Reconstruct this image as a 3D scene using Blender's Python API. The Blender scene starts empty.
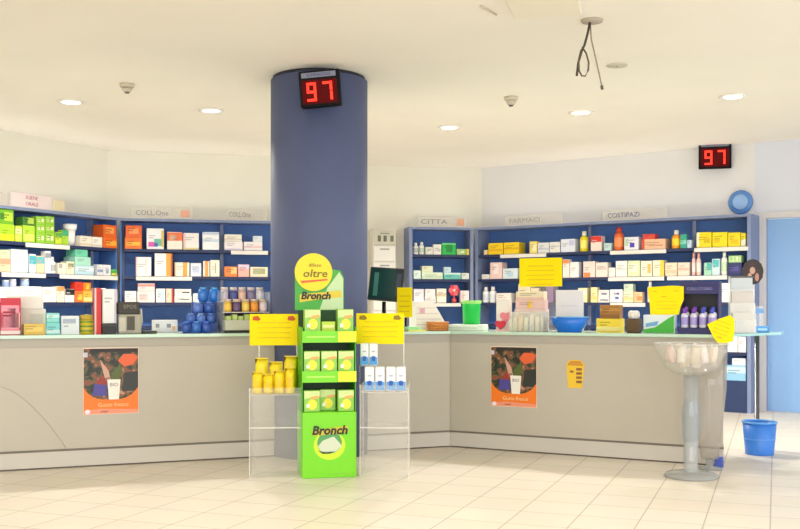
import bpy, bmesh, math, random
from mathutils import Vector, Matrix
random.seed(7)
SC = bpy.context.scene
COL = SC.collection
PI = math.pi
F, CX, HY, CH = 1000.0, 400.0, 305.0, 1.25      # focal (px), centre, horizon row, camera height

# ------------------------------------------------------------------ materials
MATS = {}
def lin(c):
    out = []
    for v in c:
        v = v / 255.0
        out.append(v / 12.92 if v <= 0.04045 else ((v + 0.055) / 1.055) ** 2.4)
    return (out[0], out[1], out[2], 1.0)

def mat(c, rough=0.5, metal=0.0, spec=0.5, noise=0.0, nscale=20.0, emit=0.0):
    """Principled material; a small noise varies the colour so that surfaces are not perfectly even."""
    key = (tuple(c), rough, metal, spec, noise, nscale, emit)
    if key in MATS:
        return MATS[key]
    m = bpy.data.materials.new('paint_%d_%d_%d' % tuple(int(v) for v in c))
    m.use_nodes = True
    nt = m.node_tree
    b = nt.nodes['Principled BSDF']
    b.inputs['Base Color'].default_value = lin(c)
    b.inputs['Roughness'].default_value = rough
    b.inputs['Metallic'].default_value = metal
    b.inputs['Specular IOR Level'].default_value = spec
    if noise > 0:
        tc = nt.nodes.new('ShaderNodeTexCoord')
        n = nt.nodes.new('ShaderNodeTexNoise')
        n.inputs['Scale'].default_value = nscale
        n.inputs['Detail'].default_value = 3
        r = nt.nodes.new('ShaderNodeValToRGB')
        l = lin(c)
        r.color_ramp.elements[0].position = 0.3
        r.color_ramp.elements[1].position = 0.7
        r.color_ramp.elements[0].color = tuple(v * (1 - noise) for v in l[:3]) + (1,)
        r.color_ramp.elements[1].color = tuple(min(1, v * (1 + noise)) for v in l[:3]) + (1,)
        nt.links.new(tc.outputs['Object'], n.inputs['Vector'])
        nt.links.new(n.outputs['Fac'], r.inputs['Fac'])
        nt.links.new(r.outputs['Color'], b.inputs['Base Color'])
    if emit > 0:
        b.inputs['Emission Color'].default_value = lin(c)
        b.inputs['Emission Strength'].default_value = emit
    MATS[key] = m
    return m

def clear(tint, solid=0.12, rough=0.08):
    """Clear plastic / glass sheet: mostly transparent, a little body colour and a glossy skin."""
    key = ('clear', tuple(tint), solid, rough)
    if key in MATS:
        return MATS[key]
    m = bpy.data.materials.new('clear_plastic')
    m.use_nodes = True
    nt = m.node_tree
    for n in list(nt.nodes):
        nt.nodes.remove(n)
    out = nt.nodes.new('ShaderNodeOutputMaterial')
    tr = nt.nodes.new('ShaderNodeBsdfTransparent')
    l = lin(tint)
    tr.inputs['Color'].default_value = tuple(0.9 + 0.1 * v for v in l[:3]) + (1,)
    df = nt.nodes.new('ShaderNodeBsdfDiffuse')
    df.inputs['Color'].default_value = l
    gl = nt.nodes.new('ShaderNodeBsdfGlossy')
    gl.inputs['Roughness'].default_value = rough
    lw = nt.nodes.new('ShaderNodeLayerWeight')
    lw.inputs['Blend'].default_value = 0.5
    pw_ = nt.nodes.new('ShaderNodeMath'); pw_.operation = 'POWER'; pw_.inputs[1].default_value = 4.0
    fr = nt.nodes.new('ShaderNodeMath'); fr.operation = 'MULTIPLY_ADD'; fr.inputs[1].default_value = 0.35; fr.inputs[2].default_value = 0.035
    nt.links.new(lw.outputs['Facing'], pw_.inputs[0])
    nt.links.new(pw_.outputs[0], fr.inputs[0])
    m1 = nt.nodes.new('ShaderNodeMixShader')
    m1.inputs[0].default_value = solid
    m2 = nt.nodes.new('ShaderNodeMixShader')
    nt.links.new(tr.outputs[0], m1.inputs[1])
    nt.links.new(df.outputs[0], m1.inputs[2])
    nt.links.new(fr.outputs[0], m2.inputs[0])
    nt.links.new(m1.outputs[0], m2.inputs[1])
    nt.links.new(gl.outputs[0], m2.inputs[2])
    nt.links.new(m2.outputs[0], out.inputs[0])
    MATS[key] = m
    return m

WHITE = (240, 238, 234)
# ------------------------------------------------------------------ mesh helpers
def box(bm, x0, x1, y0, y1, z0, z1, mi=0, bev=0.0):
    vs = [bm.verts.new(p) for p in ((x0,y0,z0),(x1,y0,z0),(x1,y1,z0),(x0,y1,z0),(x0,y0,z1),(x1,y0,z1),(x1,y1,z1),(x0,y1,z1))]
    fs = [bm.faces.new([vs[i] for i in q]) for q in ((3,2,1,0),(4,5,6,7),(0,1,5,4),(1,2,6,5),(2,3,7,6),(3,0,4,7))]
    for f in fs:
        f.material_index = mi
    if bev > 0:
        es = list({e for f in fs for e in f.edges})
        r = bmesh.ops.bevel(bm, geom=es, offset=bev, segments=1, affect='EDGES', profile=0.5)
        for f in r['faces']:
            f.material_index = mi
    return fs

def prism(bm, pts, z0, z1, mi=0):
    a = [bm.verts.new((p[0], p[1], z0)) for p in pts]
    b = [bm.verts.new((p[0], p[1], z1)) for p in pts]
    n = len(pts)
    fs = [bm.faces.new(list(reversed(a))), bm.faces.new(b)]
    for i in range(n):
        fs.append(bm.faces.new((a[i], a[(i+1) % n], b[(i+1) % n], b[i])))
    for f in fs:
        f.material_index = mi
    bmesh.ops.recalc_face_normals(bm, faces=fs)
    return fs

def slab_xz(bm, pts, y0, y1, mi=0):
    """Outline in the local x-z plane, given a thickness from y0 (front) to y1."""
    a = [bm.verts.new((p[0], y0, p[1])) for p in pts]
    b = [bm.verts.new((p[0], y1, p[1])) for p in pts]
    n = len(pts)
    fs = [bm.faces.new(a), bm.faces.new(list(reversed(b)))]
    for i in range(n):
        fs.append(bm.faces.new((a[(i+1) % n], a[i], b[i], b[(i+1) % n])))
    for f in fs:
        f.material_index = mi
    bmesh.ops.recalc_face_normals(bm, faces=fs)
    return fs

def lathe(bm, prof, segs=20, cx=0, cy=0, mi=0, sx=1.0, sy=1.0):
    rings = []
    for r, z in prof:
        if r < 1e-6:
            rings.append([bm.verts.new((cx, cy, z))])
        else:
            rings.append([bm.verts.new((cx + sx*r*math.cos(2*PI*i/segs), cy + sy*r*math.sin(2*PI*i/segs), z)) for i in range(segs)])
    fs = []
    for a, b in zip(rings, rings[1:]):
        for i in range(segs):
            j = (i + 1) % segs
            if len(a) == 1 and len(b) == 1:
                continue
            if len(a) == 1:
                fs.append(bm.faces.new((a[0], b[j], b[i])))
            elif len(b) == 1:
                fs.append(bm.faces.new((a[i], a[j], b[0])))
            else:
                fs.append(bm.faces.new((a[i], a[j], b[j], b[i])))
    for f in fs:
        f.material_index = mi
        f.smooth = True
    bmesh.ops.recalc_face_normals(bm, faces=fs)
    return fs

def tube(bm, pts, r, segs=8, mi=0):
    pts = [Vector(p) for p in pts]
    rings = []
    for i, p in enumerate(pts):
        d = (pts[min(i+1, len(pts)-1)] - pts[max(i-1, 0)]).normalized()
        up = Vector((0, 0, 1)) if abs(d.z) < 0.9 else Vector((1, 0, 0))
        a = d.cross(up).normalized()
        b = d.cross(a).normalized()
        rings.append([bm.verts.new(p + r*(math.cos(2*PI*k/segs)*a + math.sin(2*PI*k/segs)*b)) for k in range(segs)])
    fs = []
    for a, b in zip(rings, rings[1:]):
        for k in range(segs):
            fs.append(bm.faces.new((a[k], a[(k+1) % segs], b[(k+1) % segs], b[k])))
    fs.append(bm.faces.new(rings[0]))
    fs.append(bm.faces.new(list(reversed(rings[-1]))))
    for f in fs:
        f.material_index = mi
        f.smooth = True
    bmesh.ops.recalc_face_normals(bm, faces=fs)
    return fs

def pillow(bm, w, d, h, n=6, mi=0, crimp=0.06):
    """A filled pouch standing on its lower edge: fat in the middle, pinched at the sides and top."""
    grid = {}
    for s in (-1, 1):
        for i in range(n + 1):
            for j in range(n + 1):
                u, v = i/n*2 - 1, j/n
                fat = max(0.0, (1 - abs(u)**3)) * (math.sin(PI*min(1, 0.18 + 0.82*v)) ** 0.6 if v < 1 else 0)
                if s == 1 and (i in (0, n) or j == n):
                    grid[(s, i, j)] = grid[(-1, i, j)]
                    continue
                wx = w/2 * (1 - 0.06*math.sin(PI*v) - 0.08*v**4) * u
                grid[(s, i, j)] = bm.verts.new((wx, s*(d/2)*fat, h*v))
    fs = []
    for s in (-1, 1):
        for i in range(n):
            for j in range(n):
                q = [grid[(s, i, j)], grid[(s, i+1, j)], grid[(s, i+1, j+1)], grid[(s, i, j+1)]]
                if len(set(q)) < 3:
                    continue
                q = list(dict.fromkeys(q))
                try:
                    fs.append(bm.faces.new(q))
                except ValueError:
                    pass
    bot = [grid[(-1, i, 0)] for i in range(n+1)] + [grid[(1, i, 0)] for i in range(n-1, 0, -1)]
    fs.append(bm.faces.new(bot))
    for f in fs:
        f.material_index = mi
        f.smooth = True
    bmesh.ops.recalc_face_normals(bm, faces=fs)

def obj(name, bm, mats, parent=None, loc=None, rot=None):
    me = bpy.data.meshes.new(name)
    bm.to_mesh(me)
    bm.free()
    for m in (mats if isinstance(mats, (list, tuple)) else [mats]):
        me.materials.append(m)
    o = bpy.data.objects.new(name, me)
    COL.objects.link(o)
    if parent is not None:
        o.parent = parent
    if loc is not None:
        o.location = loc
    if rot is not None:
        o.rotation_euler = rot
    return o

def BM():
    return bmesh.new()

def tag(o, label, cat, group=None, kind=None):
    o['label'] = label
    o['category'] = cat
    if group:
        o['group'] = group
    if kind:
        o['kind'] = kind
    return o

def thing(name, label, cat, loc=(0, 0, 0), rz=0.0, group=None, rot=None):
    o = bpy.data.objects.new(name, None)
    o.empty_display_size = 0.1
    COL.objects.link(o)
    o.location = loc
    o.rotation_euler = rot if rot else (0, 0, rz)
    return tag(o, label, cat, group)

def struct(name, bm, m, parent=None, loc=None, rot=None):
    o = obj(name, bm, m, parent, loc, rot)
    if parent is None:
        o['kind'] = 'structure'
    return o

def text(name, s, size, m, parent, loc, rot=(PI/2, 0, 0), depth=0.0015, align='CENTER', shear=0.0, sx=1.0, bold=0.0):
    cu = bpy.data.curves.new(name, 'FONT')
    cu.body = s
    cu.size = size
    cu.align_x = align
    cu.align_y = 'CENTER'
    cu.extrude = depth
    cu.shear = shear
    cu.offset = bold
    cu.resolution_u = 2
    t = bpy.data.objects.new('tmp_text', cu)
    COL.objects.link(t)
    dg = bpy.context.evaluated_depsgraph_get()
    me = bpy.data.meshes.new_from_object(t.evaluated_get(dg))
    bpy.data.objects.remove(t)
    me.name = name
    me.materials.clear()
    me.materials.append(m)
    o = bpy.data.objects.new(name, me)
    COL.objects.link(o)
    o.parent = parent
    o.location = loc
    o.rotation_euler = rot
    o.scale = (sx, 1, 1)
    return o

# ------------------------------------------------------------------ places worked out from the photograph
def floor_at(px, py):
    y = CH * F / (py - HY)
    return Vector(((px - CX) / F * y, y))

class Line:
    """A vertical plane's foot on the floor from P to Q (left to right as seen); n points away from the camera."""
    def __init__(s, p, q):
        s.p, s.q = Vector(p), Vector(q)
        s.len = (s.q - s.p).length
        s.u = (s.q - s.p) / s.len
        s.n = Vector((-s.u.y, s.u.x))
        if s.n.y < 0:
            s.n = -s.n
        s.rz = math.atan2(s.u.y, s.u.x)
    def at(s, px, d=0.0):
        """distance along the line at which the column px meets the plane set back by d"""
        k = (px - CX) / F
        o = s.p + d * s.n
        return (k * o.y - o.x) / (s.u.x - k * s.u.y)
    def pt(s, t, d=0.0):
        return s.p + t * s.u + d * s.n
    def hgt(s, px, py, d=0.0):
        y = s.pt(s.at(px, d), d).y
        return CH + (HY - py) * y / F

CEIL = 3.165
A = Vector((-4.2, 10.5)); B = Vector((-3.38, 12.07)); C = Vector((-1.30, 12.58))
dA = (B - A).normalized()
L1 = Line(A - 1.0 * dA, B)
L2 = Line(B, C)
LM = Line((0.125, 13.42), (1.00, 13.60))
LR = Line((1.02, 13.64), (4.08, 11.466))
LR = Line(LR.p, LR.pt(LR.at(751)))
UD = 0.34                     # shelf unit depth
S1, S2, S3, S4, S5, S6 = 1.93, 1.60, 1.28, 0.99, 0.70, 0.37
UTOP = 2.30

# ------------------------------------------------------------------ room shell
plaster = mat((236, 233, 220), 0.9, noise=0.015, nscale=2.0)
plaster_c = mat((247, 242, 231), 0.9, noise=0.015, nscale=1.5)

def tile_floor():
    m = bpy.data.materials.new('floor_tiles')
    m.use_nodes = True
    nt = m.node_tree
    b = nt.nodes['Principled BSDF']
    tc = nt.nodes.new('ShaderNodeTexCoord')
    mp = nt.nodes.new('ShaderNodeMapping')
    mp.vector_type = 'POINT'
    ang = math.radians(20.6)
    mp.inputs['Rotation'].default_value = (0, 0, ang)
    mp.inputs['Location'].default_value = (0.385, 0.1, 0)
    br = nt.nodes.new('ShaderNodeTexBrick')
    br.offset = 0.0
    br.squash = 1.0
    br.inputs['Scale'].default_value = 1.0
    br.inputs['Brick Width'].default_value = 0.355
    br.inputs['Row Height'].default_value = 0.355
    br.inputs['Mortar Size'].default_value = 0.0045
    br.inputs['Mortar Smooth'].default_value = 0.3
    br.inputs['Color1'].default_value = lin((235, 226, 211))
    br.inputs['Color2'].default_value = lin((231, 221, 204))
    br.inputs['Mortar'].default_value = lin((184, 172, 154))
    no = nt.nodes.new('ShaderNodeTexNoise')
    no.inputs['Scale'].default_value = 3.0
    no.inputs['Detail'].default_value = 4
    mx = nt.nodes.new('ShaderNodeMixRGB')
    mx.blend_type = 'MULTIPLY'
    mx.inputs[0].default_value = 0.10
    nt.links.new(tc.outputs['Object'], mp.inputs['Vector'])
    nt.links.new(mp.outputs[0], br.inputs['Vector'])
    nt.links.new(tc.outputs['Object'], no.inputs['Vector'])
    nt.links.new(br.outputs['Color'], mx.inputs[1])
    nt.links.new(no.outputs['Color'], mx.inputs[2])
    nt.links.new(mx.outputs[0], b.inputs['Base Color'])
    b.inputs['Roughness'].default_value = 0.38
    return m

# wall feet run just behind the shelf units
g = UD + 0.012
def meet(l1, l2, d):
    a, b = l1.pt(0, d), l2.pt(0, d)
    den = l1.u.x * l2.u.y - l1.u.y * l2.u.x
    t = ((b.x - a.x) * l2.u.y - (b.y - a.y) * l2.u.x) / den
    return a + t * l1.u
W0 = L1.pt(-4.2, g)
W1 = meet(L1, L2, g)
WM = Line((-1.0, 13.41 - 0.2), (1.0, 13.62))
W2 = meet(L2, LM, g)
W2 = L2.pt(L2.len + 0.05, g)
W3 = LM.pt(-0.66, g)
W4 = meet(LM, LR, g)
RD = 0.012                                     # past the unit the right wall is flush with the door
W5 = LR.pt(LR.at(766, g) - 0.13, g)
W5b = LR.pt(LR.len + 0.03, 0.02)
W6 = LR.pt(LR.len + 3.4, 0.02)
bot_l = Vector((-7.4, -3.0)); bot_r = Vector((7.6, -3.0))
poly = [bot_l, Vector((-7.4, W0.y)), W0, W1, W2, W3, W4, W5, W5b, W6, Vector((7.6, W6.y)), bot_r]

bm = BM(); prism(bm, [(-7.8, -3.4), (7.9, -3.4), (7.9, 14.6), (-7.8, 14.6)], -0.12, 0.0); struct('floor', bm, tile_floor())
bm = BM(); prism(bm, [(-7.8, -3.4), (7.9, -3.4), (7.9, 14.6), (-7.8, 14.6)], CEIL, CEIL + 0.12); struct('ceiling', bm, plaster_c)

def wall(name, pts, th=0.1, z0=0.0, z1=CEIL, m=plaster):
    """A chain of wall faces along pts (left to right as seen from inside), thickened away from the room's middle."""
    bm = BM()
    n = len(pts)
    offs = []
    for i in range(n):
        ds = []
        if i > 0: ds.append((pts[i] - pts[i-1]).normalized())
        if i < n - 1: ds.append((pts[i+1] - pts[i]).normalized())
        nn = Vector((0, 0))
        for d in ds: nn += Vector((-d.y, d.x))
        nn.normalize()
        offs.append(pts[i] + nn * th)
    prism(bm, [tuple(p) for p in pts] + [tuple(p) for p in reversed(offs)], z0, z1)
    return struct(name, bm, m)

wall('wall_left', [bot_l, Vector((-7.4, W0.y))])
wall('wall_rear_left', [Vector((-7.4, W0.y)), W0, W1, W2])
wall('wall_rear_gap', [W2, W3])
wall('wall_rear_middle', [W3, W4])
wall('wall_rear_right', [W4, W5], m=mat((230, 229, 230), 0.9, noise=0.012, nscale=2))

# right wall with the pale blue door
t_d0 = LR.at(766, g); t_d1 = t_d0 + 0.95
door_h = LR.hgt(785, 217.5, g)
bm = BM()
def rwall_piece(bm, t0, t1, z0, z1, d0=g, d1=g + 0.12):
    prism(bm, [tuple(LR.pt(t0, d0)), tuple(LR.pt(t1, d0)), tuple(LR.pt(t1, d1)), tuple(LR.pt(t0, d1))], z0, z1)
rwall_piece(bm, t_d0 - 0.13, t_d0, 0, CEIL)
rwall_piece(bm, t_d0, t_d1, door_h, CEIL)
rwall_piece(bm, t_d1, LR.len + 3.4, 0, CEIL)
struct('wall_right', bm, mat((220, 224, 236), 0.9, noise=0.012, nscale=2))
bm = BM(); rwall_piece(bm, t_d0 + 0.012, t_d1 - 0.012, 0.008, door_h - 0.012, g + 0.03, g + 0.07)
door = struct('door_1', bm, mat((142, 184, 236), 0.45, noise=0.02, nscale=3))
bm = BM()
for t0, t1, z0, z1 in ((t_d0 - 0.09, t_d0, 0, door_h + 0.07), (t_d1, t_d1 + 0.07, 0, door_h + 0.07), (t_d0, t_d1, door_h, door_h + 0.07)):
    rwall_piece(bm, t0, t1, z0, z1, g - 0.02, g)
struct('door_frame', bm, mat((214, 212, 214), 0.5), door)
bm = BM()
hq = LR.pt(t_d1 - 0.21, g - 0.03)
tube(bm, [(*LR.pt(t_d1 - 0.09, g + 0.03), 1.05), (*LR.pt(t_d1 - 0.09, g - 0.03), 1.05), (*hq, 1.05)], 0.010)
struct('door_handle', bm, mat((190, 190, 195), 0.3, 1.0), door)

# the shop front behind the viewer: a glazed opening in the front wall, and a side window on the right
def wall_box(name, boxes, m=plaster):
    bm = BM()
    for b_ in boxes: box(bm, *b_)
    return struct(name, bm, m)
wall_box('wall_front', [(-7.4, 7.6, -3.12, -3.0, 0, 0.25), (-7.4, 7.6, -3.12, -3.0, 2.95, CEIL), (-7.4, -6.2, -3.12, -3.0, 0.25, 2.95), (6.4, 7.6, -3.12, -3.0, 0.25, 2.95)])
win = BM()
for x in (-6.2, -3.05, 0.1, 3.25, 6.34): box(win, x, x + 0.06, -3.09, -3.03, 0.25, 2.95)
for z in (0.25, 2.89): box(win, -6.2, 6.4, -3.09, -3.03, z, z + 0.06)
struct('window_1', win, mat((120, 122, 126), 0.4, 0.6))
wall_box('wall_right_front', [(7.6, 7.72, -3.0, 0.5, 0, CEIL), (7.6, 7.72, 6.5, 9.2, 0, CEIL), (7.6, 7.72, 0.5, 6.5, 0, 0.4), (7.6, 7.72, 0.5, 6.5, 2.9, CEIL)], mat((238, 236, 234), 0.9, noise=0.012, nscale=2))
win = BM()
for y in (0.5, 2.47, 4.44, 6.44): box(win, 7.63, 7.69, y, y + 0.06, 0.4, 2.9)
for z in (0.4, 2.84): box(win, 7.63, 7.69, 0.5, 6.5, z, z + 0.06)
struct('window_2', win, mat((120, 122, 126), 0.4, 0.6))

# ------------------------------------------------------------------ pillar
PC = Vector((-0.683, 8.46)); PR = 0.408
pil = thing('round_pillar', 'thick round slate blue pillar from floor to ceiling beside the counter', 'pillar', (PC.x, PC.y, 0))
bm = BM(); lathe(bm, [(0, 0.0), (PR, 0.0), (PR, CEIL - 0.03), (0, CEIL - 0.03)], 64)
for f in bm.faces:
    if abs(f.normal.z) > 0.9: f.smooth = False
obj('shaft', bm, mat((88, 98, 136), 0.6, noise=0.03, nscale=4), pil)
bm = BM(); lathe(bm, [(0, CEIL - 0.03), (PR - 0.02, CEIL - 0.03), (PR - 0.02, CEIL), (0, CEIL)], 48)
obj('shadow_gap_ring', bm, mat((40, 42, 55), 0.6), pil)

# ------------------------------------------------------------------ service counter
CD = 0.66
WT = 1.02
c0 = Vector((0.44, 8.80)); uL = Vector((0.935, 0.356)).normalized(); uR = Vector((0.888, -0.460)).normalized()
CL = Line(c0 - 5.0 * uL, c0)
CR = Line(c0, c0 + 2.32 * uR)
def notch(off, r):
    """front edge of the left counter, set back by off, walking left to right round the back of the pillar"""
    c = (PC - CL.p)
    tc, dc = c.dot(CL.u), c.dot(CL.n)
    h = math.sqrt(r*r - (dc - off)**2)
    a0 = math.atan2(off - dc, -h); a1 = math.atan2(off - dc, h)
    # go over the back (larger d)
    a0 = a0 if a0 > 0 else a0 + 2*PI
    pts = [CL.pt(0, off)]
    k = 18
    for i in range(k + 1):
        a = a0 + (a1 - a0) * i / k
        pts.append(CL.pt(tc + r*math.cos(a), dc + r*math.sin(a)))
    return pts
def poly_left(off, back):
    pts = notch(off, PR + 0.006)
    pts.append(meet(CL, CR, off))
    pts.append(meet(CL, CR, back))
    pts.append(CL.pt(0, back))
    return [tuple(p) for p in pts]
def poly_right(off, back, end=0.0, gap=0.0):
    a = meet(CL, CR, off); b = meet(CL, CR, back)
    gap = 0.002
    return [tuple(a + gap*CR.u), tuple(CR.pt(CR.len - end, off)), tuple(CR.pt(CR.len - end - 0.12, back)), tuple(b + gap*CR.u)]
panel_m = mat((189, 182, 168), 0.45, noise=0.02, nscale=2)
apron_m = mat((180, 173, 162), 0.5)
plinth_m = mat((202, 196, 187), 0.5)
dark_m = mat((140, 130, 118), 0.7)
for nm, lab, pf in (('service_counter', 'long beige left counter with a food poster, running up to the blue pillar', poly_left),
                    ('service_counter', 'beige right counter with a food poster and small yellow notice on its front', poly_right)):
    t = thing(nm, lab, 'counter', (0, 0, 0), 0, 'pharmacy service counters')
    bm = BM(); prism(bm, pf(0.0, CD), 0.149, 0.925); obj('front_panel', bm, panel_m, t)
    bm = BM(); prism(bm, pf(0.02, CD), 0.130, 0.149); obj('shadow_groove', bm, dark_m, t)
    bm = BM(); prism(bm, pf(0.006, CD), 0.012, 0.130); obj('plinth', bm, plinth_m, t)
    bm = BM(); prism(bm, pf(0.012, CD), 0.0, 0.012); obj('contact_shade', bm, mat((96, 86, 76), 0.7), t)  # dark strip: contact shade between plinth and floor put into the colour
    bm = BM(); prism(bm, pf(0.012, CD), 0.925, 0.995); obj('apron', bm, apron_m, t)
    ctr = t
    if pf is poly_right:
        bm = BM(); prism(bm, [tuple(CR.pt(CR.len - 0.055, -0.05)), tuple(CR.pt(CR.len + 0.002, -0.05)), tuple(CR.pt(CR.len + 0.002, 0.005)), tuple(CR.pt(CR.len - 0.055, 0.005))], 0.0, 0.075)
        o = obj('corner_cap', bm, mat((74, 96, 190), 0.5), t); o['label'] = 'small blue cap at the foot of the counter end'
    else:
        # a long thin curved line, a little darker than the left panel
        bm = BM()
        pts = []
        for i in range(13):
            px = -4 + 70 * i / 12
            py = 386 + 62 * (i / 12) ** 1.7
            tt = CL.at(px, -0.001)
            pts.append((*CL.pt(tt, -0.0012), CL.hgt(px, py, -0.001)))
        tube(bm, pts, 0.003, 6); obj('curved_line', bm, mat((180, 173, 162), 0.6), t)

wt_glass = mat((196, 226, 206), 0.12, spec=0.6)
front = notch(-0.02, PR + 0.006)
pw = [tuple(p) for p in front] + [tuple(meet(CL, CR, -0.02)), tuple(CR.pt(CR.len + 0.01, -0.02)), tuple(CR.pt(CR.len - 0.115, CD + 0.02)), tuple(meet(CL, CR, CD + 0.02)), tuple(CL.pt(0, CD + 0.02))]
bm = BM(); prism(bm, pw, WT - 0.024, WT)
tag(obj('glass_worktop', bm, wt_glass), 'pale green glass worktop running along both counters behind the blue pillar', 'worktop')

# glass wing that reaches past the counter end, on a steel post
gw = thing('glass_side_shelf', 'pale aqua glass shelf jutting past the right counter end on a steel post', 'shelf', (CR.pt(CR.len + 0.02, 0.3).x, CR.pt(CR.len + 0.02, 0.3).y, 0))
ox, oy = gw.location.x, gw.location.y
pts = [CR.pt(CR.len - 0.006, 0.14), Vector((3.22, 8.45)), Vector((3.33, 8.68)), Vector((3.12, 8.80)), CR.pt(CR.len - 0.094, 0.62)]
bm = BM(); prism(bm, [(p.x - ox, p.y - oy) for p in pts], WT - 0.022, WT - 0.002); obj('glass_top', bm, mat((176, 226, 226), 0.1, spec=0.6), gw)
bm = BM(); lathe(bm, [(0.06, 0.0), (0.06, 0.012), (0.022, 0.016), (0.022, WT - 0.023), (0, WT - 0.023)], 16, 3.09 - ox, 8.66 - oy); obj('post', bm, mat((120, 120, 128), 0.35, 0.8), gw)

# ------------------------------------------------------------------ shelf units
navy = mat((38, 50, 92), 0.5); blue_back = mat((80, 122, 194), 0.6, noise=0.06, nscale=3); post_m = mat((134, 148, 186), 0.5)
pale_rail = mat((236, 232, 226), 0.4)
UNITS = {}
def unit(key, line, label, dividers, rails, closed=()):
    t = thing('shelf_unit', label, 'shelving', (line.p.x, line.p.y, 0), line.rz, 'blue shelving units along the rear wall')
    w = line.len
    bm = BM(); box(bm, 0, w, UD - 0.02, UD, 0, UTOP); obj('back_panel', bm, blue_back, t)
    bm = BM(); box(bm, 0, w, 0.0, UD - 0.021, UTOP - 0.03, UTOP); obj('top_panel', bm, post_m, t)
    for px in dividers:
        x = 0.0225 if px == 'L' else (w - 0.0225 if px == 'R' else line.at(px, 0.2))
        yf = 0.002 if px in ('L', 'R') else 0.245
        bm = BM(); box(bm, x - 0.0215, x + 0.0215, yf, UD - 0.021, 0, UTOP - 0.031); obj('upright', bm, post_m, t)
    for z in (S1, S2, S3, S4, S5):
        bm = BM(); box(bm, 0.046, w - 0.046, 0.012, UD - 0.022, z - 0.035, z - 0.001); obj('shelf', bm, navy, t)
    bm = BM(); box(bm, 0.046, w - 0.046, 0.02, UD - 0.022, 0.0, S6 - 0.001); obj('base_drawer', bm, mat((44, 62, 108), 0.5), t)
    for z, p0, p1 in rails:
        x0, x1 = line.at(p0, 0), line.at(p1, 0)
        bm = BM(); box(bm, x0, x1, 0.0, 0.011, z - 0.052, z - 0.004, bev=0.002); o = obj('price_rail', bm, pale_rail, t); o['label'] = 'white price rail'
    for x in closed:
        xa = 0.0 if x == 'L' else w - 0.018
        bm = BM(); box(bm, xa, xa + 0.018, 0.05, UD - 0.0215, 0, UTOP - 0.031); obj('end_panel', bm, blue_back, t)
    UNITS[key] = (line, t)
unit('A', L1, 'far left blue shelf unit with bright green cartons on top shelf', ['L', 95], [(S1, 26, 70), (S2, 2, 46), (S2, 60, 118)], ('R',))
unit('B', L2, 'rear left blue shelf unit with orange cartons, beside the pillar', [122.5, 222, 'R'], [(S1, 231, 268), (S2, 136, 192)], ('L',))
unit('M', LM, 'narrow blue middle shelf unit with one bright green box, behind the monitor', ['L', 'R'], [(S3, 426, 461)])
unit('R', LR, 'long blue right shelf unit with a row of yellow cartons, beside the door', ['L', 588, 693, 'R'], [(S1, 500, 546), (S1, 610, 666), (S1, 694, 748), (S2, 608, 664), (S2, 667, 727), (S3, 610, 645)])
UN = {'A': 'far left unit', 'B': 'rear left unit', 'M': 'middle unit', 'R': 'right unit'}
SN = {S1: 'top shelf', S2: 'second shelf', S3: 'third shelf', S5: 'low shelf', S6: 'bottom shelf'}

# ------------------------------------------------------------------ small goods
ink = mat((110, 108, 112), 0.6)
def carton(t, w, d, h, col, acc=(), lines=True):
    """Folding carton standing at the origin, front towards -y: body, printed panels, a line or two of print."""
    bm = BM(); box(bm, -w/2, w/2, -d/2, d/2, 0, h, bev=min(0.003, w*0.08, h*0.08))
    # tuck-flap seam on the top
    obj('carton_body', bm, mat(col, 0.45), t)
    for a in acc:
        x0, x1, z0, z1, c = a
        bm = BM(); box(bm, -w/2 + x0*w, -w/2 + x1*w, -d/2 - 0.0012, -d/2 + 0.0005, z0*h, z1*h)
        obj('printed_panel', bm, mat(c, 0.45), t)
    if lines:
        bm = BM()
        lw = w * random.uniform(0.35, 0.6)
        zz = h * random.uniform(0.55, 0.72)
        lh = min(0.012, h * 0.09)
        for k in range(2):
            box(bm, -w*0.36, -w*0.36 + lw*(1 - 0.3*k), -d/2 - 0.002, -d/2 - 0.0005, zz - k*lh*2.2, zz - k*lh*2.2 + lh)
        dk = tuple(max(30, int(v*0.8)) for v in col)
        obj('print_lines', bm, mat(dk, 0.6), t)

def bottle(t, w, d, h, col, cap, acc=()):
    r = w/2
    ch = min(h*0.24, 0.06)
    bm = BM(); lathe(bm, [(0, 0), (r*0.92, 0), (r, h*0.04), (r, h*0.62), (r*0.9, h*0.70), (r*0.5, h - ch), (0, h - ch)], 18); obj('bottle_body', bm, mat(col, 0.3), t)
    bm = BM(); lathe(bm, [(0, h - ch), (r*0.55, h - ch), (r*0.52, h), (0, h)], 16); obj('cap', bm, mat(cap, 0.4), t)
    if acc:
        bm = BM(); lathe(bm, [(r*1.012, h*0.16), (r*1.012, h*0.55)], 18); obj('bottle_label', bm, mat(acc[0], 0.5), t)

def jar(t, w, d, h, col, cap, acc=()):
    r = w/2
    bm = BM(); lathe(bm, [(0, 0), (r*0.9, 0), (r, h*0.06), (r, h*0.7), (r*0.86, h*0.78), (0, h*0.78)], 18); obj('jar_body', bm, mat(col, 0.3), t)
    bm = BM(); lathe(bm, [(0, h*0.78), (r*0.95, h*0.78), (r*0.95, h*0.98), (r*0.88, h), (0, h)], 18); obj('lid', bm, mat(cap, 0.4), t)
    if acc:
        bm = BM(); lathe(bm, [(r*1.012, h*0.16), (r*1.012, h*0.6)], 18); obj('jar_label', bm, mat(acc[0], 0.5), t)

def tubby(t, w, d, h, col, cap, acc=()):
    """tub with a wide flared lid"""
    r = w/2
    bm = BM(); lathe(bm, [(0, 0), (r*0.72, 0), (r*0.78, h*0.7), (0, h*0.7)], 18); obj('tub_body', bm, mat(col, 0.4), t)
    bm = BM(); lathe(bm, [(0, h*0.7), (r*0.8, h*0.7), (r, h*0.82), (r, h), (0, h)], 18); obj('lid', bm, mat(cap, 0.4), t)

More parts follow.
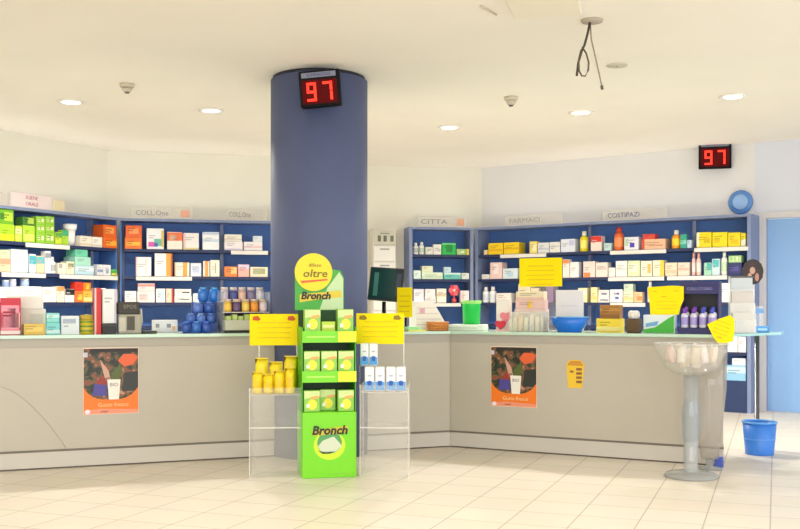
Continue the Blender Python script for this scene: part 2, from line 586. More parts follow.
W = WHITE; CRM = (238, 228, 200); ORG = (240, 120, 40); LIME = (170, 215, 40); GRN = (90, 170, 50); TEAL = (110, 205, 190); MINT = (190, 230, 210)
PBLUE = (205, 222, 240); PINK = (240, 200, 196); RED = (220, 60, 50); YEL = (250, 225, 40); PEACH = (245, 190, 140); SAL = (240, 160, 130); LILAC = (214, 206, 230); NVY = (52, 56, 110)
ITEMS = []
def I(u, s, p0, p1, yt, kind, desc, col, acc=(), cap=W, on=None, d=0.02, dep=None, noun=None):
    ITEMS.append(dict(u=u, s=s, p0=p0, p1=p1, yt=yt, kind=kind, desc=desc, col=col, acc=acc, cap=cap, on=on, d=d, dep=dep, noun=noun))
def band(c, z0=0.2, z1=0.5): return (0.0, 1.0, z0, z1, c)
def patch(c, x0=0.15, x1=0.85, z0=0.25, z1=0.75): return (x0, x1, z0, z1, c)

# far left unit -------------------------------------------------
I('A', S1, 0, 14.5, 224, 'c', 'bright lime carton with yellow base', LIME, [band((225, 235, 40), 0.02, 0.4)])
I('A', S1, 0, 14, 203.5, 'c', 'mid green carton stacked on lime carton', (110, 180, 40), [patch((190, 220, 70), 0.3, 0.9, 0.2, 0.8), patch((60, 120, 40), 0.02, 0.28, 0.3, 0.7)], on=-1)
I('A', S1, 15.5, 22, 226, 'c', 'narrow pale lime carton', (205, 228, 90), [band((235, 240, 170), 0.5, 0.8)])
I('A', S1, 23, 35, 225.5, 'c', 'lime carton under dark green lid box', (180, 220, 60), [patch((220, 240, 110), 0.1, 0.9, 0.1, 0.5)])
I('A', S1, 23, 34.5, 217, 'c', 'flat dark green carton, topmost of pair', (70, 125, 50), [patch((170, 200, 80), 0.4, 0.95, 0.2, 0.9)], on=-1)
for ci, (p0, p1) in enumerate(((36.5, 45), (45.6, 54.5))):
    for ri, (yt, rn) in enumerate(((232.6, 'bottom'), (224.4, 'middle'), (216.4, 'top'))):
        I('A', S1, p0, p1, yt, 'c', '%s green-white carton, %s column of block' % (rn, ('left', 'right')[ci]), (150, 205, 60), [patch((232, 240, 190), 0.14, 0.42, 0.3, 0.7), patch((232, 240, 190), 0.58, 0.86, 0.3, 0.7)], on=None if ri == 0 else -1, noun='carton')
I('A', S1, 55.5, 62, 232, 'c', 'low yellow and green carton', (200, 220, 60), [band((80, 170, 80), 0.55, 0.95)])
I('A', S1, 62.4, 68.5, 230, 'c', 'low green carton with teal top', (170, 210, 60), [band((60, 170, 120), 0.6, 0.98)])
I('A', S1, 69.5, 80, 224, 't', 'white flared tub', (246, 246, 246), cap=(248, 248, 250))
I('A', S1, 80.5, 92, 236, 'c', 'cream low carton', (244, 236, 220), [band((230, 214, 190), 0.1, 0.3)])
I('A', S1, 92.4, 102.5, 237, 'c', 'white low carton touching orange cartons', (246, 240, 230), [band((225, 215, 205), 0.1, 0.25)])
I('A', S1, 103.4, 117.2, 237.4, 'c', 'lower orange carton', (238, 110, 30), [patch((250, 180, 60), 0.2, 0.95, 0.25, 0.7)])
I('A', S1, 103.4, 116.6, 225, 'c', 'upper orange carton', (236, 104, 30), [patch((250, 170, 90), 0.15, 0.8, 0.3, 0.8)], on=-1)

I('A', S2, 0, 10.5, 258, 'c', 'salmon and cream carton', (240, 205, 170), [band(SAL, 0.55, 0.95)])
I('A', S2, 0.5, 10, 250, 'c', 'pale green flat carton on salmon carton', (205, 222, 180), on=-1)
I('A', S2, 11, 28, 249.5, 'c', 'large white bluish carton', (234, 240, 246), [patch((246, 248, 250), 0.3, 0.95, 0.1, 0.6)])
I('A', S2, 29.5, 36, 254, 'c', 'narrow teal and white carton', (215, 236, 240), [band((80, 180, 195), 0.45, 0.9)])
I('A', S2, 36.5, 44.5, 256, 'c', 'peach carton with teal top', (240, 215, 175), [band((110, 190, 200), 0.55, 0.95)])
I('A', S2, 45.2, 51, 251, 'c', 'tall white carton with gray band', (240, 240, 236), [band((150, 160, 170), 0.7, 0.9)])
I('A', S2, 51.4, 57.5, 257, 'b', 'white bottle with gray label', (240, 240, 240), [(170, 175, 180)])
I('A', S2, 58.2, 66, 263, 'c', 'low cream carton with gray print', (238, 230, 210), [patch((160, 160, 160), 0.1, 0.5, 0.5, 0.9)])
I('A', S2, 66.4, 74.6, 261.5, 'c', 'low cream carton with olive print', (232, 226, 200), [patch((150, 150, 110), 0.2, 0.9, 0.55, 0.85)])
I('A', S2, 75.2, 94, 265.5, 'c', 'wide pale blue carton under mint cartons', (190, 224, 236), [band((225, 240, 246), 0.4, 0.8)])
I('A', S2, 75.2, 91, 257, 'c', 'mint carton, middle of three', (170, 226, 205), on=-1)
I('A', S2, 75.4, 88, 249.6, 'c', 'teal green carton, topmost of three', (110, 205, 170), on=-1)
I('A', S2, 97.6, 103, 264.5, 'c', 'narrow white carton with blue gray band', (230, 232, 238), [band((140, 160, 190), 0.3, 0.55)])
I('A', S2, 103.4, 111, 264.8, 'c', 'white carton with slate square', (234, 236, 240), [patch((150, 170, 200), 0.3, 0.7, 0.2, 0.6)])
I('A', S2, 111.6, 117, 269.4, 'c', 'flat green and yellow carton', (90, 185, 90), [band((235, 225, 90), 0.1, 0.4)])

I('A', S3, 0, 20, 287, 'c', 'wide white carton under small blue pots', (244, 242, 238), [band((226, 224, 222), 0.1, 0.25)])
I('A', S3, 5, 10.5, 280, 'j', 'small blue and white pot', (150, 180, 220), on=-1, cap=(236, 240, 248))
I('A', S3, 12, 18, 279, 'j', 'small lilac pot', (196, 200, 232), on=-2, cap=(240, 240, 248))
I('A', S3, 20.6, 42, 286.4, 'c', 'wide plain white carton', (246, 244, 240))
I('A', S3, 24, 31, 278.5, 'j', 'pale blue pot with white lid', (176, 200, 236), on=-1, cap=(248, 248, 250))
I('A', S3, 42.6, 56.5, 287, 'c', 'white carton beside orange topped carton', (242, 238, 228))
I('A', S3, 57, 64.5, 286.4, 'c', 'cream carton with orange top', (244, 232, 210), [band((242, 160, 90), 0.72, 0.98)])
I('A', S3, 65.2, 74.5, 289, 'c', 'white carton with black top', (240, 240, 236), [band((36, 36, 42), 0.55, 0.98)])
I('A', S3, 75.2, 83, 291, 'c', 'red orange carton under scarlet carton', (240, 120, 50), [patch((250, 200, 80), 0.3, 0.9, 0.2, 0.7)])
I('A', S3, 75.4, 82.4, 282, 'c', 'scarlet carton on orange carton', (226, 60, 40), on=-1)
I('A', S3, 83.6, 92, 291, 'c', 'yellow orange carton under orange carton', (246, 190, 70), [band((250, 225, 150), 0.1, 0.45)])
I('A', S3, 83.8, 91, 282.6, 'c', 'orange carton with yellow dot, on yellow carton', (242, 130, 50), [patch((250, 210, 60), 0.3, 0.7, 0.2, 0.8)], on=-1)
I('A', S3, 97.5, 106, 288, 'c', 'white upright carton with red edge', (246, 244, 246), [(0.0, 0.25, 0.0, 1.0, (214, 50, 50))])
I('A', S3, 106.6, 117.4, 289.4, 'c', 'white upright carton with lilac edge', (246, 246, 248), [(0.85, 1.0, 0.0, 1.0, LILAC)])

# rear left unit -------------------------------------------------
I('B', S1, 124.6, 142, 237.4, 'c', 'lower orange carton', (240, 122, 30), [patch((252, 190, 60), 0.1, 0.9, 0.3, 0.6)])
I('B', S1, 125.4, 142, 225.4, 'c', 'upper orange carton', (236, 100, 34), [patch((248, 160, 90), 0.2, 0.8, 0.3, 0.75)], on=-1)
I('B', S1, 146.4, 164, 228.4, 'c', 'white carton with rainbow corner', (244, 246, 250), [patch((110, 190, 170), 0.45, 0.9, 0.15, 0.5), patch((220, 90, 180), 0.1, 0.45, 0.12, 0.35), patch((230, 200, 90), 0.85, 0.98, 0.1, 0.9), patch((90, 120, 220), 0.45, 0.65, 0.12, 0.3)])
I('B', S1, 167, 182.6, 232, 'c', 'white carton with orange red top half', (246, 238, 226), [band((240, 120, 70), 0.5, 0.97), patch((250, 180, 140), 0.2, 0.6, 0.55, 0.85)])
I('B', S1, 183.2, 199, 233, 'c', 'white carton with pink edge and gold base', (246, 240, 238), [(0.0, 0.15, 0.05, 0.95, PINK), band((224, 210, 150), 0.0, 0.12)])
I('B', S1, 202.4, 219.4, 232, 'c', 'white carton with pale blue bands', (240, 244, 248), [band((206, 222, 240), 0.45, 0.6), band((200, 216, 240), 0.85, 0.98)])
I('B', S1, 224.2, 243, 241.6, 'c', 'long white carton with lilac edge, lower', (240, 234, 238), [band(LILAC, 0.05, 0.2)])
I('B', S1, 224.4, 242, 234.4, 'c', 'flat cream carton, upper of the white pile', (240, 234, 222), [band((222, 210, 200), 0.2, 0.4)], on=-1)
I('B', S1, 243.6, 262.6, 241.8, 'c', 'long white carton with pink band', (242, 236, 238), [band((236, 200, 205), 0.3, 0.5)])
I('B', S1, 253, 262.4, 236, 'c', 'small white bluish carton, topmost', (226, 234, 248), on=-1)

I('B', S2, 135.6, 151.4, 257, 'c', 'tall plain white carton', (246, 244, 244), [(0.0, 0.1, 0.0, 1.0, PINK), (0.6, 0.72, 0.1, 0.9, (236, 226, 222))])
I('B', S2, 154.4, 172.8, 253.4, 'c', 'tallest white carton with orange right side', (246, 244, 246), [(0.64, 1.0, 0.0, 1.0, (246, 170, 70)), (0.9, 1.0, 0.0, 1.0, (236, 110, 60))])
I('B', S2, 174.6, 189.6, 262.4, 'c', 'white carton with orange stripe', (246, 240, 226), [(0.55, 0.85, 0.0, 1.0, (244, 170, 80)), (0.0, 0.1, 0, 1, (240, 200, 150))])
I('B', S2, 190.4, 201.4, 263, 'c', 'pale blue white carton', (226, 232, 246), [patch((200, 214, 238), 0.2, 0.8, 0.3, 0.7)])
I('B', S2, 203, 209.6, 261, 'c', 'narrow cream carton with orange stripe', (244, 236, 218), [(0.3, 0.8, 0.0, 1.0, (240, 160, 90))])
I('B', S2, 210.2, 219.6, 260, 'c', 'cream carton with gray slash', (246, 240, 220), [(0.5, 0.62, 0.2, 0.8, (180, 176, 168))])
I('B', S2, 224.2, 237.4, 266.6, 'c', 'low orange carton', (240, 136, 70), [patch((248, 200, 130), 0.5, 0.95, 0.3, 0.9)])
I('B', S2, 238, 249.4, 264.4, 'c', 'low pink carton with lilac top', (240, 180, 170), [band(LILAC, 0.65, 0.97)])
I('B', S2, 250, 268, 267, 'c', 'low cream carton with olive window', (236, 228, 200), [patch((170, 176, 130), 0.15, 0.85, 0.3, 0.85)])

I('B', S3, 124.6, 136.4, 291, 'c', 'white carton above the receipt printer', (246, 240, 240), [band((234, 222, 222), 0.2, 0.4)])
I('B', S3, 137, 155, 291.4, 'c', 'white pink carton, lower', (246, 232, 230), [patch((240, 206, 200), 0.1, 0.6, 0.2, 0.8)])
I('B', S3, 137.6, 155, 283.4, 'c', 'flat pink banded carton, upper', (244, 222, 218), [band((236, 150, 140), 0.6, 0.9)], on=-1)
I('B', S3, 155.8, 165.4, 288.6, 'c', 'white carton with pale aqua panel', (244, 246, 248), [patch((206, 226, 236), 0.2, 0.9, 0.15, 0.85)])
I('B', S3, 166, 173.4, 288.6, 'c', 'peach carton with red edge', (246, 220, 196), [(0.75, 1.0, 0.0, 1.0, (214, 70, 60))])
I('B', S3, 174.2, 192, 296, 'c', 'lower white carton with black print', (244, 238, 232), [(0.3, 0.85, 0.4, 0.55, (90, 90, 90))])
I('B', S3, 174.4, 191.4, 289, 'c', 'upper white carton with black print', (244, 240, 236), [(0.45, 0.9, 0.4, 0.6, (80, 80, 84))], on=-1)
I('B', S3, 193, 203, 293.4, 'c', 'white carton behind blue packs', (236, 246, 240))

# middle unit ----------------------------------------------------
I('M', S1, 413.6, 419, 242.6, 'b', 'white bottle with gray label', (244, 244, 240), [(190, 192, 190)])
I('M', S1, 419.4, 425, 242, 'b', 'white bottle with green label', (244, 246, 240), [(190, 210, 190)])
I('M', S1, 425.6, 433, 247, 'c', 'low white carton', (236, 236, 226), [patch((200, 200, 190), 0.2, 0.8, 0.5, 0.8)])
I('M', S1, 433.4, 441.4, 244.4, 'c', 'white carton beside green box', (244, 240, 236), [patch((204, 204, 200), 0.5, 0.9, 0.3, 0.6)])
I('M', S1, 442, 456, 243, 'c', 'bright emerald green box', (30, 190, 80), [patch((20, 140, 60), 0.3, 0.75, 0.2, 0.85), band((110, 225, 140), 0.84, 0.98)])
I('M', S1, 456.6, 466, 249, 'c', 'low pale green carton with white window', (170, 210, 130), [patch((226, 240, 200), 0.2, 0.8, 0.3, 0.7)])
I('M', S1, 466.4, 469.2, 249, 'c', 'tiny yellow carton', (244, 220, 90))
I('M', S2, 413.6, 421, 270.4, 'c', 'low white mint carton', (224, 242, 236))
I('M', S2, 421.6, 443, 272.4, 'c', 'wide mint cream carton', (226, 240, 214), [band((200, 226, 196), 0.2, 0.5)])
I('M', S2, 422, 433, 266, 'c', 'small cream carton on wide mint carton', (228, 236, 204), on=-1)
I('M', S2, 443.6, 461, 272.6, 'c', 'teal carton with pale top', (110, 200, 190), [band((210, 236, 236), 0.7, 0.97)])
I('M', S2, 444, 451, 267, 'c', 'small pale blue carton on teal carton', (196, 224, 236), on=-1)
I('M', S2, 461.6, 469.2, 273, 'c', 'low white carton at shelf end', (232, 238, 228))
I('M', S3, 413.6, 424, 289, 'c', 'white lilac carton above paper pile', (238, 234, 246))
I('M', S3, 424.6, 436, 296, 'c', 'white carton under cream carton', (244, 240, 236), [band((226, 222, 222), 0.3, 0.5)])
I('M', S3, 425, 435.4, 289, 'c', 'white flat carton on white carton', (242, 240, 240), on=-1)
I('M', S3, 436.6, 446.4, 288.6, 'c', 'cream carton with beige band', (246, 240, 226), [band((230, 210, 180), 0.45, 0.7)])
I('M', S3, 460.6, 469.2, 290.6, 'c', 'white carton behind the green tumbler', (244, 236, 236), [patch((240, 210, 210), 0.1, 0.4, 0.2, 0.9)])

# right unit -----------------------------------------------------
I('R', S1, 482.4, 487.4, 250, 'j', 'small round cream jar', (240, 216, 160), cap=(244, 228, 180))
I('R', S1, 488.2, 503, 243, 'c', 'wide yellow carton', (250, 212, 20), [band((236, 180, 10), 0.3, 0.45)])
I('R', S1, 503.6, 519, 242.4, 'c', 'wide yellow carton', (250, 214, 24), [band((236, 180, 10), 0.4, 0.55)])
I('R', S1, 529.4, 537, 241.4, 'c', 'yellow and cream carton', (246, 224, 120), [patch((250, 240, 200), 0.4, 0.9, 0.2, 0.8)])
I('R', S1, 537.6, 549, 242.6, 'c', 'white gray carton', (226, 228, 232), [band((200, 206, 216), 0.3, 0.5)])
I('R', S1, 549.4, 560, 242, 'c', 'white cream carton', (234, 232, 228), [band((210, 208, 206), 0.5, 0.65)])
I('R', S1, 560.6, 575, 239, 'c', 'pale blue white carton', (228, 234, 248), [patch((200, 206, 236), 0.6, 0.95, 0.5, 0.9)])
I('R', S1, 578.6, 586.4, 231, 'b', 'yellow bottle with white cap', (246, 226, 30), [(250, 240, 120)], cap=(246, 240, 220), d=0.03)
I('R', S1, 590.6, 601.6, 236, 'c', 'white carton with red top', (244, 226, 216), [band((226, 50, 40), 0.6, 0.98)])
I('R', S1, 603.8, 611.4, 243, 'c', 'small pale teal carton', (190, 222, 222))
I('R', S1, 612.4, 621.8, 227, 'b', 'tall orange red bottle', (232, 104, 50), [(246, 150, 90)], cap=(214, 66, 40))
I('R', S1, 624, 638.6, 237, 'c', 'white carton with violet spot', (240, 240, 248), [patch((84, 70, 190), 0.4, 0.72, 0.2, 0.55), patch((190, 220, 190), 0.05, 0.3, 0.3, 0.9)])
I('R', S1, 641.4, 665.6, 239, 'c', 'wide peach carton with red left edge', (244, 196, 160), [(0, 0.12, 0, 1, (220, 80, 60)), (0.3, 0.9, 0.3, 0.45, (220, 150, 130))])
I('R', S1, 642.6, 655, 234, 'c', 'flat red carton on peach carton', (224, 76, 60), on=-1)
I('R', S1, 670.4, 679.4, 230, 'b', 'orange and yellow bottle with white cap', (246, 160, 30), [(250, 214, 50)], cap=(244, 240, 232))
I('R', S1, 680.4, 686.6, 234.4, 'c', 'teal carton', (60, 170, 150), [band((130, 210, 190), 0.3, 0.6)])
I('R', S1, 687, 691.4, 240, 'c', 'tiny pale blue carton', (200, 220, 244))
I('R', S1, 696.4, 711.6, 232.2, 'c', 'yellow carton with white left edge', (250, 226, 30), [(0, 0.18, 0.1, 1, (246, 244, 220)), (0.5, 0.9, 0.3, 0.6, (220, 190, 20))])
I('R', S1, 712.2, 727.4, 232.2, 'c', 'bright yellow carton', (250, 228, 24), [(0.1, 0.5, 0.3, 0.6, (232, 200, 20))])
I('R', S1, 728, 740.4, 232.4, 'c', 'bright yellow carton', (250, 222, 24), [(0.2, 0.8, 0.2, 0.5, (240, 200, 30))])
I('R', S1, 741, 745.6, 232.8, 'c', 'yellow carton with white lower half', (246, 226, 50), [band((240, 240, 220), 0.05, 0.5)])

I('R', S2, 481.6, 489.4, 274.4, 'c', 'low white carton', (240, 236, 230))
I('R', S2, 490, 502, 262.4, 'c', 'pink and white carton', (242, 210, 206), [patch((246, 236, 234), 0.3, 0.7, 0.3, 0.9)])
I('R', S2, 502.6, 517.6, 268.4, 'c', 'pale aqua white carton', (222, 236, 244), [patch((190, 216, 232), 0.3, 0.7, 0.2, 0.7)])
I('R', S2, 520, 540, 266, 'c', 'white carton behind the standing yellow sign', (240, 236, 226))
I('R', S2, 562.6, 569.4, 259.4, 'c', 'white carton with orange top', (244, 234, 226), [band((242, 150, 90), 0.78, 0.98)])
I('R', S2, 570, 578.6, 262, 'c', 'plain white carton beside pink carton', (244, 242, 240))
I('R', S2, 583, 595, 261.4, 'c', 'pale pink carton with orange foot', (244, 222, 214), [patch((240, 140, 80), 0.05, 0.6, 0.02, 0.3)])
I('R', S2, 595.6, 607.6, 262.4, 'c', 'pale pink carton with gray print', (244, 226, 218), [patch((220, 200, 196), 0.1, 0.9, 0.5, 0.7)])
I('R', S2, 608.4, 615, 267.6, 'c', 'low white carton', (244, 242, 236))
I('R', S2, 615.6, 627, 260.8, 'c', 'tall white carton', (244, 244, 238), [band((222, 224, 220), 0.4, 0.55)])
I('R', S2, 627.6, 640, 260.6, 'c', 'pale green carton', (222, 234, 190), [patch((236, 240, 220), 0.2, 0.8, 0.3, 0.8)])
I('R', S2, 640.6, 652, 260.8, 'c', 'cream carton with ochre mark', (244, 236, 214), [patch((226, 190, 110), 0.6, 0.9, 0.2, 0.8)])
I('R', S2, 652.6, 664, 260.2, 'c', 'white carton with yellow right edge', (244, 238, 210), [(0.66, 1, 0, 1, (244, 212, 80))])
I('R', S2, 665, 677, 262.6, 'c', 'peach cream carton', (244, 222, 196), [band((240, 200, 170), 0.2, 0.45)])
I('R', S2, 677.6, 689.6, 262.4, 'c', 'peach pink carton', (244, 220, 204), [band((238, 190, 170), 0.4, 0.6)])
I('R', S2, 691.2, 695, 252.6, 'b', 'pink bottle', (240, 196, 190), [(246, 226, 220)], cap=(236, 160, 150))
I('R', S2, 695.6, 700.4, 252.6, 'b', 'pink bottle', (240, 200, 192), [(246, 230, 222)], cap=(236, 160, 150))
I('R', S2, 703.8, 711.6, 262.6, 'c', 'mint carton with teal mark', (170, 220, 196), [patch((80, 180, 180), 0.4, 0.95, 0.4, 0.95)])
I('R', S2, 712, 719.6, 258.8, 'c', 'teal and white carton', (210, 236, 238), [patch((90, 190, 200), 0.1, 0.9, 0.5, 0.95)])
I('R', S2, 720.4, 726.6, 251.4, 'b', 'white bottle with mint label', (244, 242, 236), [(206, 226, 196)])
I('R', S2, 728, 741.6, 262.6, 'c', 'navy carton under pale green carton', NVY, [patch((84, 80, 150), 0.2, 0.8, 0.3, 0.7)])
I('R', S2, 728.4, 741.4, 255.6, 'c', 'flat pale green carton on navy carton', (180, 222, 150), [patch((230, 240, 200), 0.3, 0.45, 0.2, 0.8), patch((230, 240, 200), 0.6, 0.75, 0.2, 0.8)], on=-1)

I('R', S3, 481.4, 487.4, 287, 'b', 'white cylinder bottle', (244, 246, 248), [(214, 222, 232)])
I('R', S3, 488, 494.4, 286.6, 'b', 'white cylinder bottle', (246, 246, 248), [(222, 226, 236)])
I('R', S3, 496, 511, 293, 'c', 'white blush carton', (244, 236, 228), [patch((240, 214, 206), 0.2, 0.7, 0.1, 0.6)])
I('R', S3, 518, 530, 284, 'c', 'cream carton with ochre dot', (238, 224, 186), [patch((220, 190, 90), 0.5, 0.8, 0.2, 0.6)])
I('R', S3, 530.6, 539, 288, 'c', 'beige carton', (232, 216, 186))
I('R', S3, 541, 553, 286.6, 'c', 'violet and black carton', (140, 110, 160), [(0, 0.45, 0, 1, (40, 36, 50))])
I('R', S3, 578, 587, 288, 'c', 'cream yellow carton', (246, 234, 180), [band((250, 244, 214), 0.5, 0.9)])
I('R', S3, 590.6, 597.4, 287.2, 'c', 'pale yellow carton', (248, 232, 170), [band((252, 214, 130), 0.2, 0.4)])
I('R', S3, 598, 609.4, 297, 'c', 'lower white carton with gray print', (240, 236, 236), [(0.2, 0.9, 0.3, 0.6, (150, 150, 160))])
I('R', S3, 598.2, 609, 290, 'c', 'upper white carton with gray print', (240, 236, 234), [(0.3, 0.8, 0.3, 0.6, (130, 130, 144))], on=-1)
I('R', S3, 610, 622.6, 289.4, 'c', 'white carton with dark square marks', (244, 244, 250), [(0.3, 0.75, 0.6, 0.75, (90, 90, 130)), (0.4, 0.7, 0.25, 0.45, (110, 110, 170))])
I('R', S3, 623.2, 633.4, 291, 'c', 'cream carton under pale green carton', (244, 236, 200), [band((246, 214, 150), 0.2, 0.5)])
I('R', S3, 623.6, 633, 284, 'c', 'pale green flat carton, topmost', (206, 222, 200), on=-1)
I('R', S3, 634, 642.4, 292, 'c', 'peach orange carton', (246, 206, 160), [patch((240, 150, 90), 0.3, 0.98, 0.2, 0.6)])
I('R', S3, 646.4, 652, 281, 'b', 'pink white bottle', (246, 232, 226), [(240, 200, 190)])
I('R', S3, 719.6, 730, 283, 'c', 'plain white carton beside the navy display', (240, 242, 246))
I('R', S3, 731, 742, 287, 'c', 'white carton with slate green panel', (226, 230, 236), [patch((120, 150, 160), 0.05, 0.95, 0.45, 0.95)])
I('R', S5, 727, 737.6, 336.4, 'c', 'white carton', (246, 246, 248))
I('R', S5, 738.2, 746, 336.8, 'c', 'white carton', (244, 244, 248), [band((226, 228, 236), 0.3, 0.5)])
I('R', S6, 725, 746, 365.4, 'c', 'wide light blue carton', (150, 205, 240), [band((206, 232, 248), 0.5, 0.9)])
I('R', S6, 732, 745.6, 358.4, 'c', 'white folded pack on light blue carton', (240, 246, 250), on=-1)

NUM = ['first', 'second', 'third', 'fourth', 'fifth', 'sixth', 'seventh']
CNT = {2: 'two', 3: 'three', 4: 'four', 5: 'five', 6: 'six'}
seen = {}
for it in ITEMS:
    seen.setdefault((it['u'], it['s'], it['desc']), []).append(it)
built = []
for it in ITEMS:
    line, root = UNITS[it['u']]
    d = it['d']
    p0, p1 = it['p0'], it['p1']
    x0, x1 = line.at(p0, d), line.at(p1, d)
    w = (x1 - x0) * 0.975
    xm = (x0 + x1) / 2
    base = it['s'] if it['on'] is None else built[len(built) + it['on']]['top'] + 0.0012
    top = line.hgt((p0 + p1)/2, it['yt'], d)
    h = max(min(top, UTOP - 0.034) - base, 0.03)
    dep = it['dep'] or min(0.19, max(0.07, 0.8*w))
    if it['kind'] in 'bjt':
        dep = w
    if it['on'] is not None:
        dep = min(dep, built[len(built) + it['on']]['dep'])
    same = seen[(it['u'], it['s'], it['desc'])]
    place = '%s of the %s' % (SN[it['s']], UN[it['u']])
    if len(same) == 1:
        label = '%s, %s' % (it['desc'], place)
    else:
        k = [id(v) for v in same].index(id(it))
        label = '%s, %s from left of %s alike, %s' % (it['desc'], NUM[k], CNT[len(same)], place)
    pos = line.pt(xm, d + dep/2)
    kname = {'c': 'carton', 'b': 'bottle', 'j': 'jar', 't': 'tub'}[it['kind']]
    t = thing(kname, label, {'c': 'box', 'b': 'bottle', 'j': 'jar', 't': 'tub'}[it['kind']], (pos.x, pos.y, base), line.rz, 'goods on the %s' % place)
    if it['kind'] == 'c':
        carton(t, w, dep, h, it['col'], it['acc'])
    else:
        {'b': bottle, 'j': jar, 't': tubby}[it['kind']](t, w, dep, h, it['col'], it['cap'], it['acc'])
    built.append(dict(top=base + h, dep=dep))

# red and pink paper flower standing on the middle unit's third shelf
tt = LM.at(454, 0.06); p = LM.pt(tt, 0.06)
fl = thing('paper_flower', 'red and pink paper flower on the third shelf of the middle unit', 'decoration', (p.x, p.y, S3), LM.rz)
bm = BM(); lathe(bm, [(0, 0), (0.03, 0), (0.035, 0.05), (0.012, 0.06), (0.01, 0.13), (0, 0.13)], 12); obj('flower_base', bm, mat((236, 90, 90), 0.5), fl)
for k in range(6):
    a = 2*PI*k/6
    bm = BM()
    cx_, cz_ = 0.045*math.cos(a), 0.17 + 0.045*math.sin(a)
    slab_xz(bm, [(cx_ + 0.034*math.cos(b_), cz_ + 0.034*math.sin(b_)) for b_ in [2*PI*i/12 for i in range(12)]], -0.008 - 0.003*(k % 2), 0.004)
    obj('petal', bm, mat((240, 110, 120) if k % 2 else (226, 50, 70), 0.5), fl)
bm = BM(); lathe(bm, [(0, 0), (0.02, 0), (0.016, 0.012), (0, 0.015)], 12); o = obj('flower_centre', bm, mat((250, 230, 220), 0.5), fl, (0, -0.01, 0.17), (PI/2, 0, 0))

# ------------------------------------------------------------------ signs standing on the units
sign_plate = clear((244, 240, 232), 0.15); sgrey = mat((136, 132, 142), 0.6); spink = mat((206, 130, 150), 0.6)
def topsign(line, p0, p1, ytop, s, label, col=sgrey, extra=None, two=None, plate=sign_plate):
    x0, x1 = line.at(p0, 0.05), line.at(p1, 0.05)
    w = x1 - x0
    h = line.hgt((p0+p1)/2, ytop, 0.05) - UTOP
    p = line.pt((x0+x1)/2, 0.05)
    t = thing('header_sign', label, 'sign', (p.x, p.y, UTOP), line.rz, 'department signs on top of the shelving')
    bm = BM(); box(bm, -w/2, w/2, 0.0, 0.006, 0, h); obj('sign_plate', bm, plate, t)
    bm = BM()
    e = 0.004
    box(bm, -w/2, w/2, -0.002, -0.0004, 0, e); box(bm, -w/2, w/2, -0.002, -0.0004, h - e, h)
    box(bm, -w/2, -w/2 + e, -0.002, -0.0004, e, h - e); box(bm, w/2 - e, w/2, -0.002, -0.0004, e, h - e)
    obj('sign_edge', bm, mat((214, 204, 194), 0.4), t)
    bm = BM(); box(bm, -w/2, w/2, -0.02, -0.003, 0, 0.012); obj('sign_foot', bm, mat((220, 214, 206), 0.4), t)
    if s:
        if two:
            text('lettering', s, h*0.34, spink, t, (-w*0.0, -0.001, h*0.70), sx=1.0)
            text('lettering', two, h*0.34, spink, t, (-w*0.0, -0.001, h*0.30), sx=1.0)
        else:
            text('lettering', s, h*0.6, col, t, (-w/2 + w*0.07, -0.001, h*0.5), align='LEFT', sx=min(1.5, w*0.58/(h*0.37*len(s))))
    if extra:
        bm = BM(); box(bm, w*0.30, w*0.44, -0.0022, -0.0006, h*0.2, h*0.8); obj('colour_square', bm, mat(extra, 0.5), t)
    return t
topsign(L1, -38, 7, 190, 'IGIENE', 'white header sign cut by the frame edge, on far left unit', spink)
topsign(L1, 11, 52, 193.5, 'IGIENE', 'white header sign with two lines of pink lettering on far left unit', two='ORALE', plate=mat((246, 232, 232), 0.3))
topsign(L1, 53, 65, 200, '', 'small blank yellowish header sign on the far left unit', plate=mat((240, 226, 190), 0.3))
topsign(L2, 131, 193, 207.4, 'COLL.One', 'clear-edged header sign with orange square, first on rear left unit', extra=(236, 176, 150))
topsign(L2, 226, 267, 209, 'COLL.One', 'header sign with gray lettering next to the pillar, rear left unit')
topsign(LM, 417, 467, 216.6, 'CITTA', 'header sign with orange end square on the middle unit', extra=(230, 170, 140))
topsign(LR, 505, 562, 214.6, 'FARMACI', 'plain header sign above the yellow cartons, nearer the middle of shelving', mat((160, 154, 150), 0.6))
topsign(LR, 603, 667, 209, 'COSTIPAZI', 'header sign with dark violet lettering above orange bottle, right unit', mat((96, 92, 130), 0.6))

# ------------------------------------------------------------------ tall white drawer cabinet in the gap behind the monitor
t0, t1 = LM.at(373, 0.05), LM.at(396, 0.05)
p = LM.pt((t0+t1)/2, 0.05)
dc = thing('drawer_cabinet', 'tall white drawer cabinet in the gap between pillar and middle unit', 'cabinet', (p.x, p.y, 0), LM.rz)
w = t1 - t0
bm = BM(); box(bm, -w/2, w/2, 0.012, 0.28, 0, 2.27); obj('carcass', bm, mat((226, 222, 214), 0.5), dc)
for k, (z0, z1) in enumerate(((2.06, 2.25), (1.84, 2.04), (1.62, 1.82), (1.40, 1.60), (1.18, 1.38), (0.96, 1.16), (0.5, 0.94), (0.04, 0.48))):
    bm = BM(); box(bm, -w/2 + 0.01, w/2 - 0.01, -0.006, 0.011, z0, z1, bev=0.004)
    dr = obj('drawer', bm, mat((238, 236, 230) if k else (206, 204, 186), 0.4), dc)
    bm = BM(); box(bm, -w*0.2, w*0.2, -0.022, -0.007, z1 - 0.05, z1 - 0.035); obj('drawer_handle', bm, mat((150, 148, 144), 0.4, 0.5), dr)
for x in (-0.3, -0.05, 0.25):
    bm = BM(); box(bm, w*x, w*(x + 0.14), -0.009, -0.0065, 2.10, 2.18); obj('notice_mark', bm, mat((110, 112, 100), 0.6), dc)

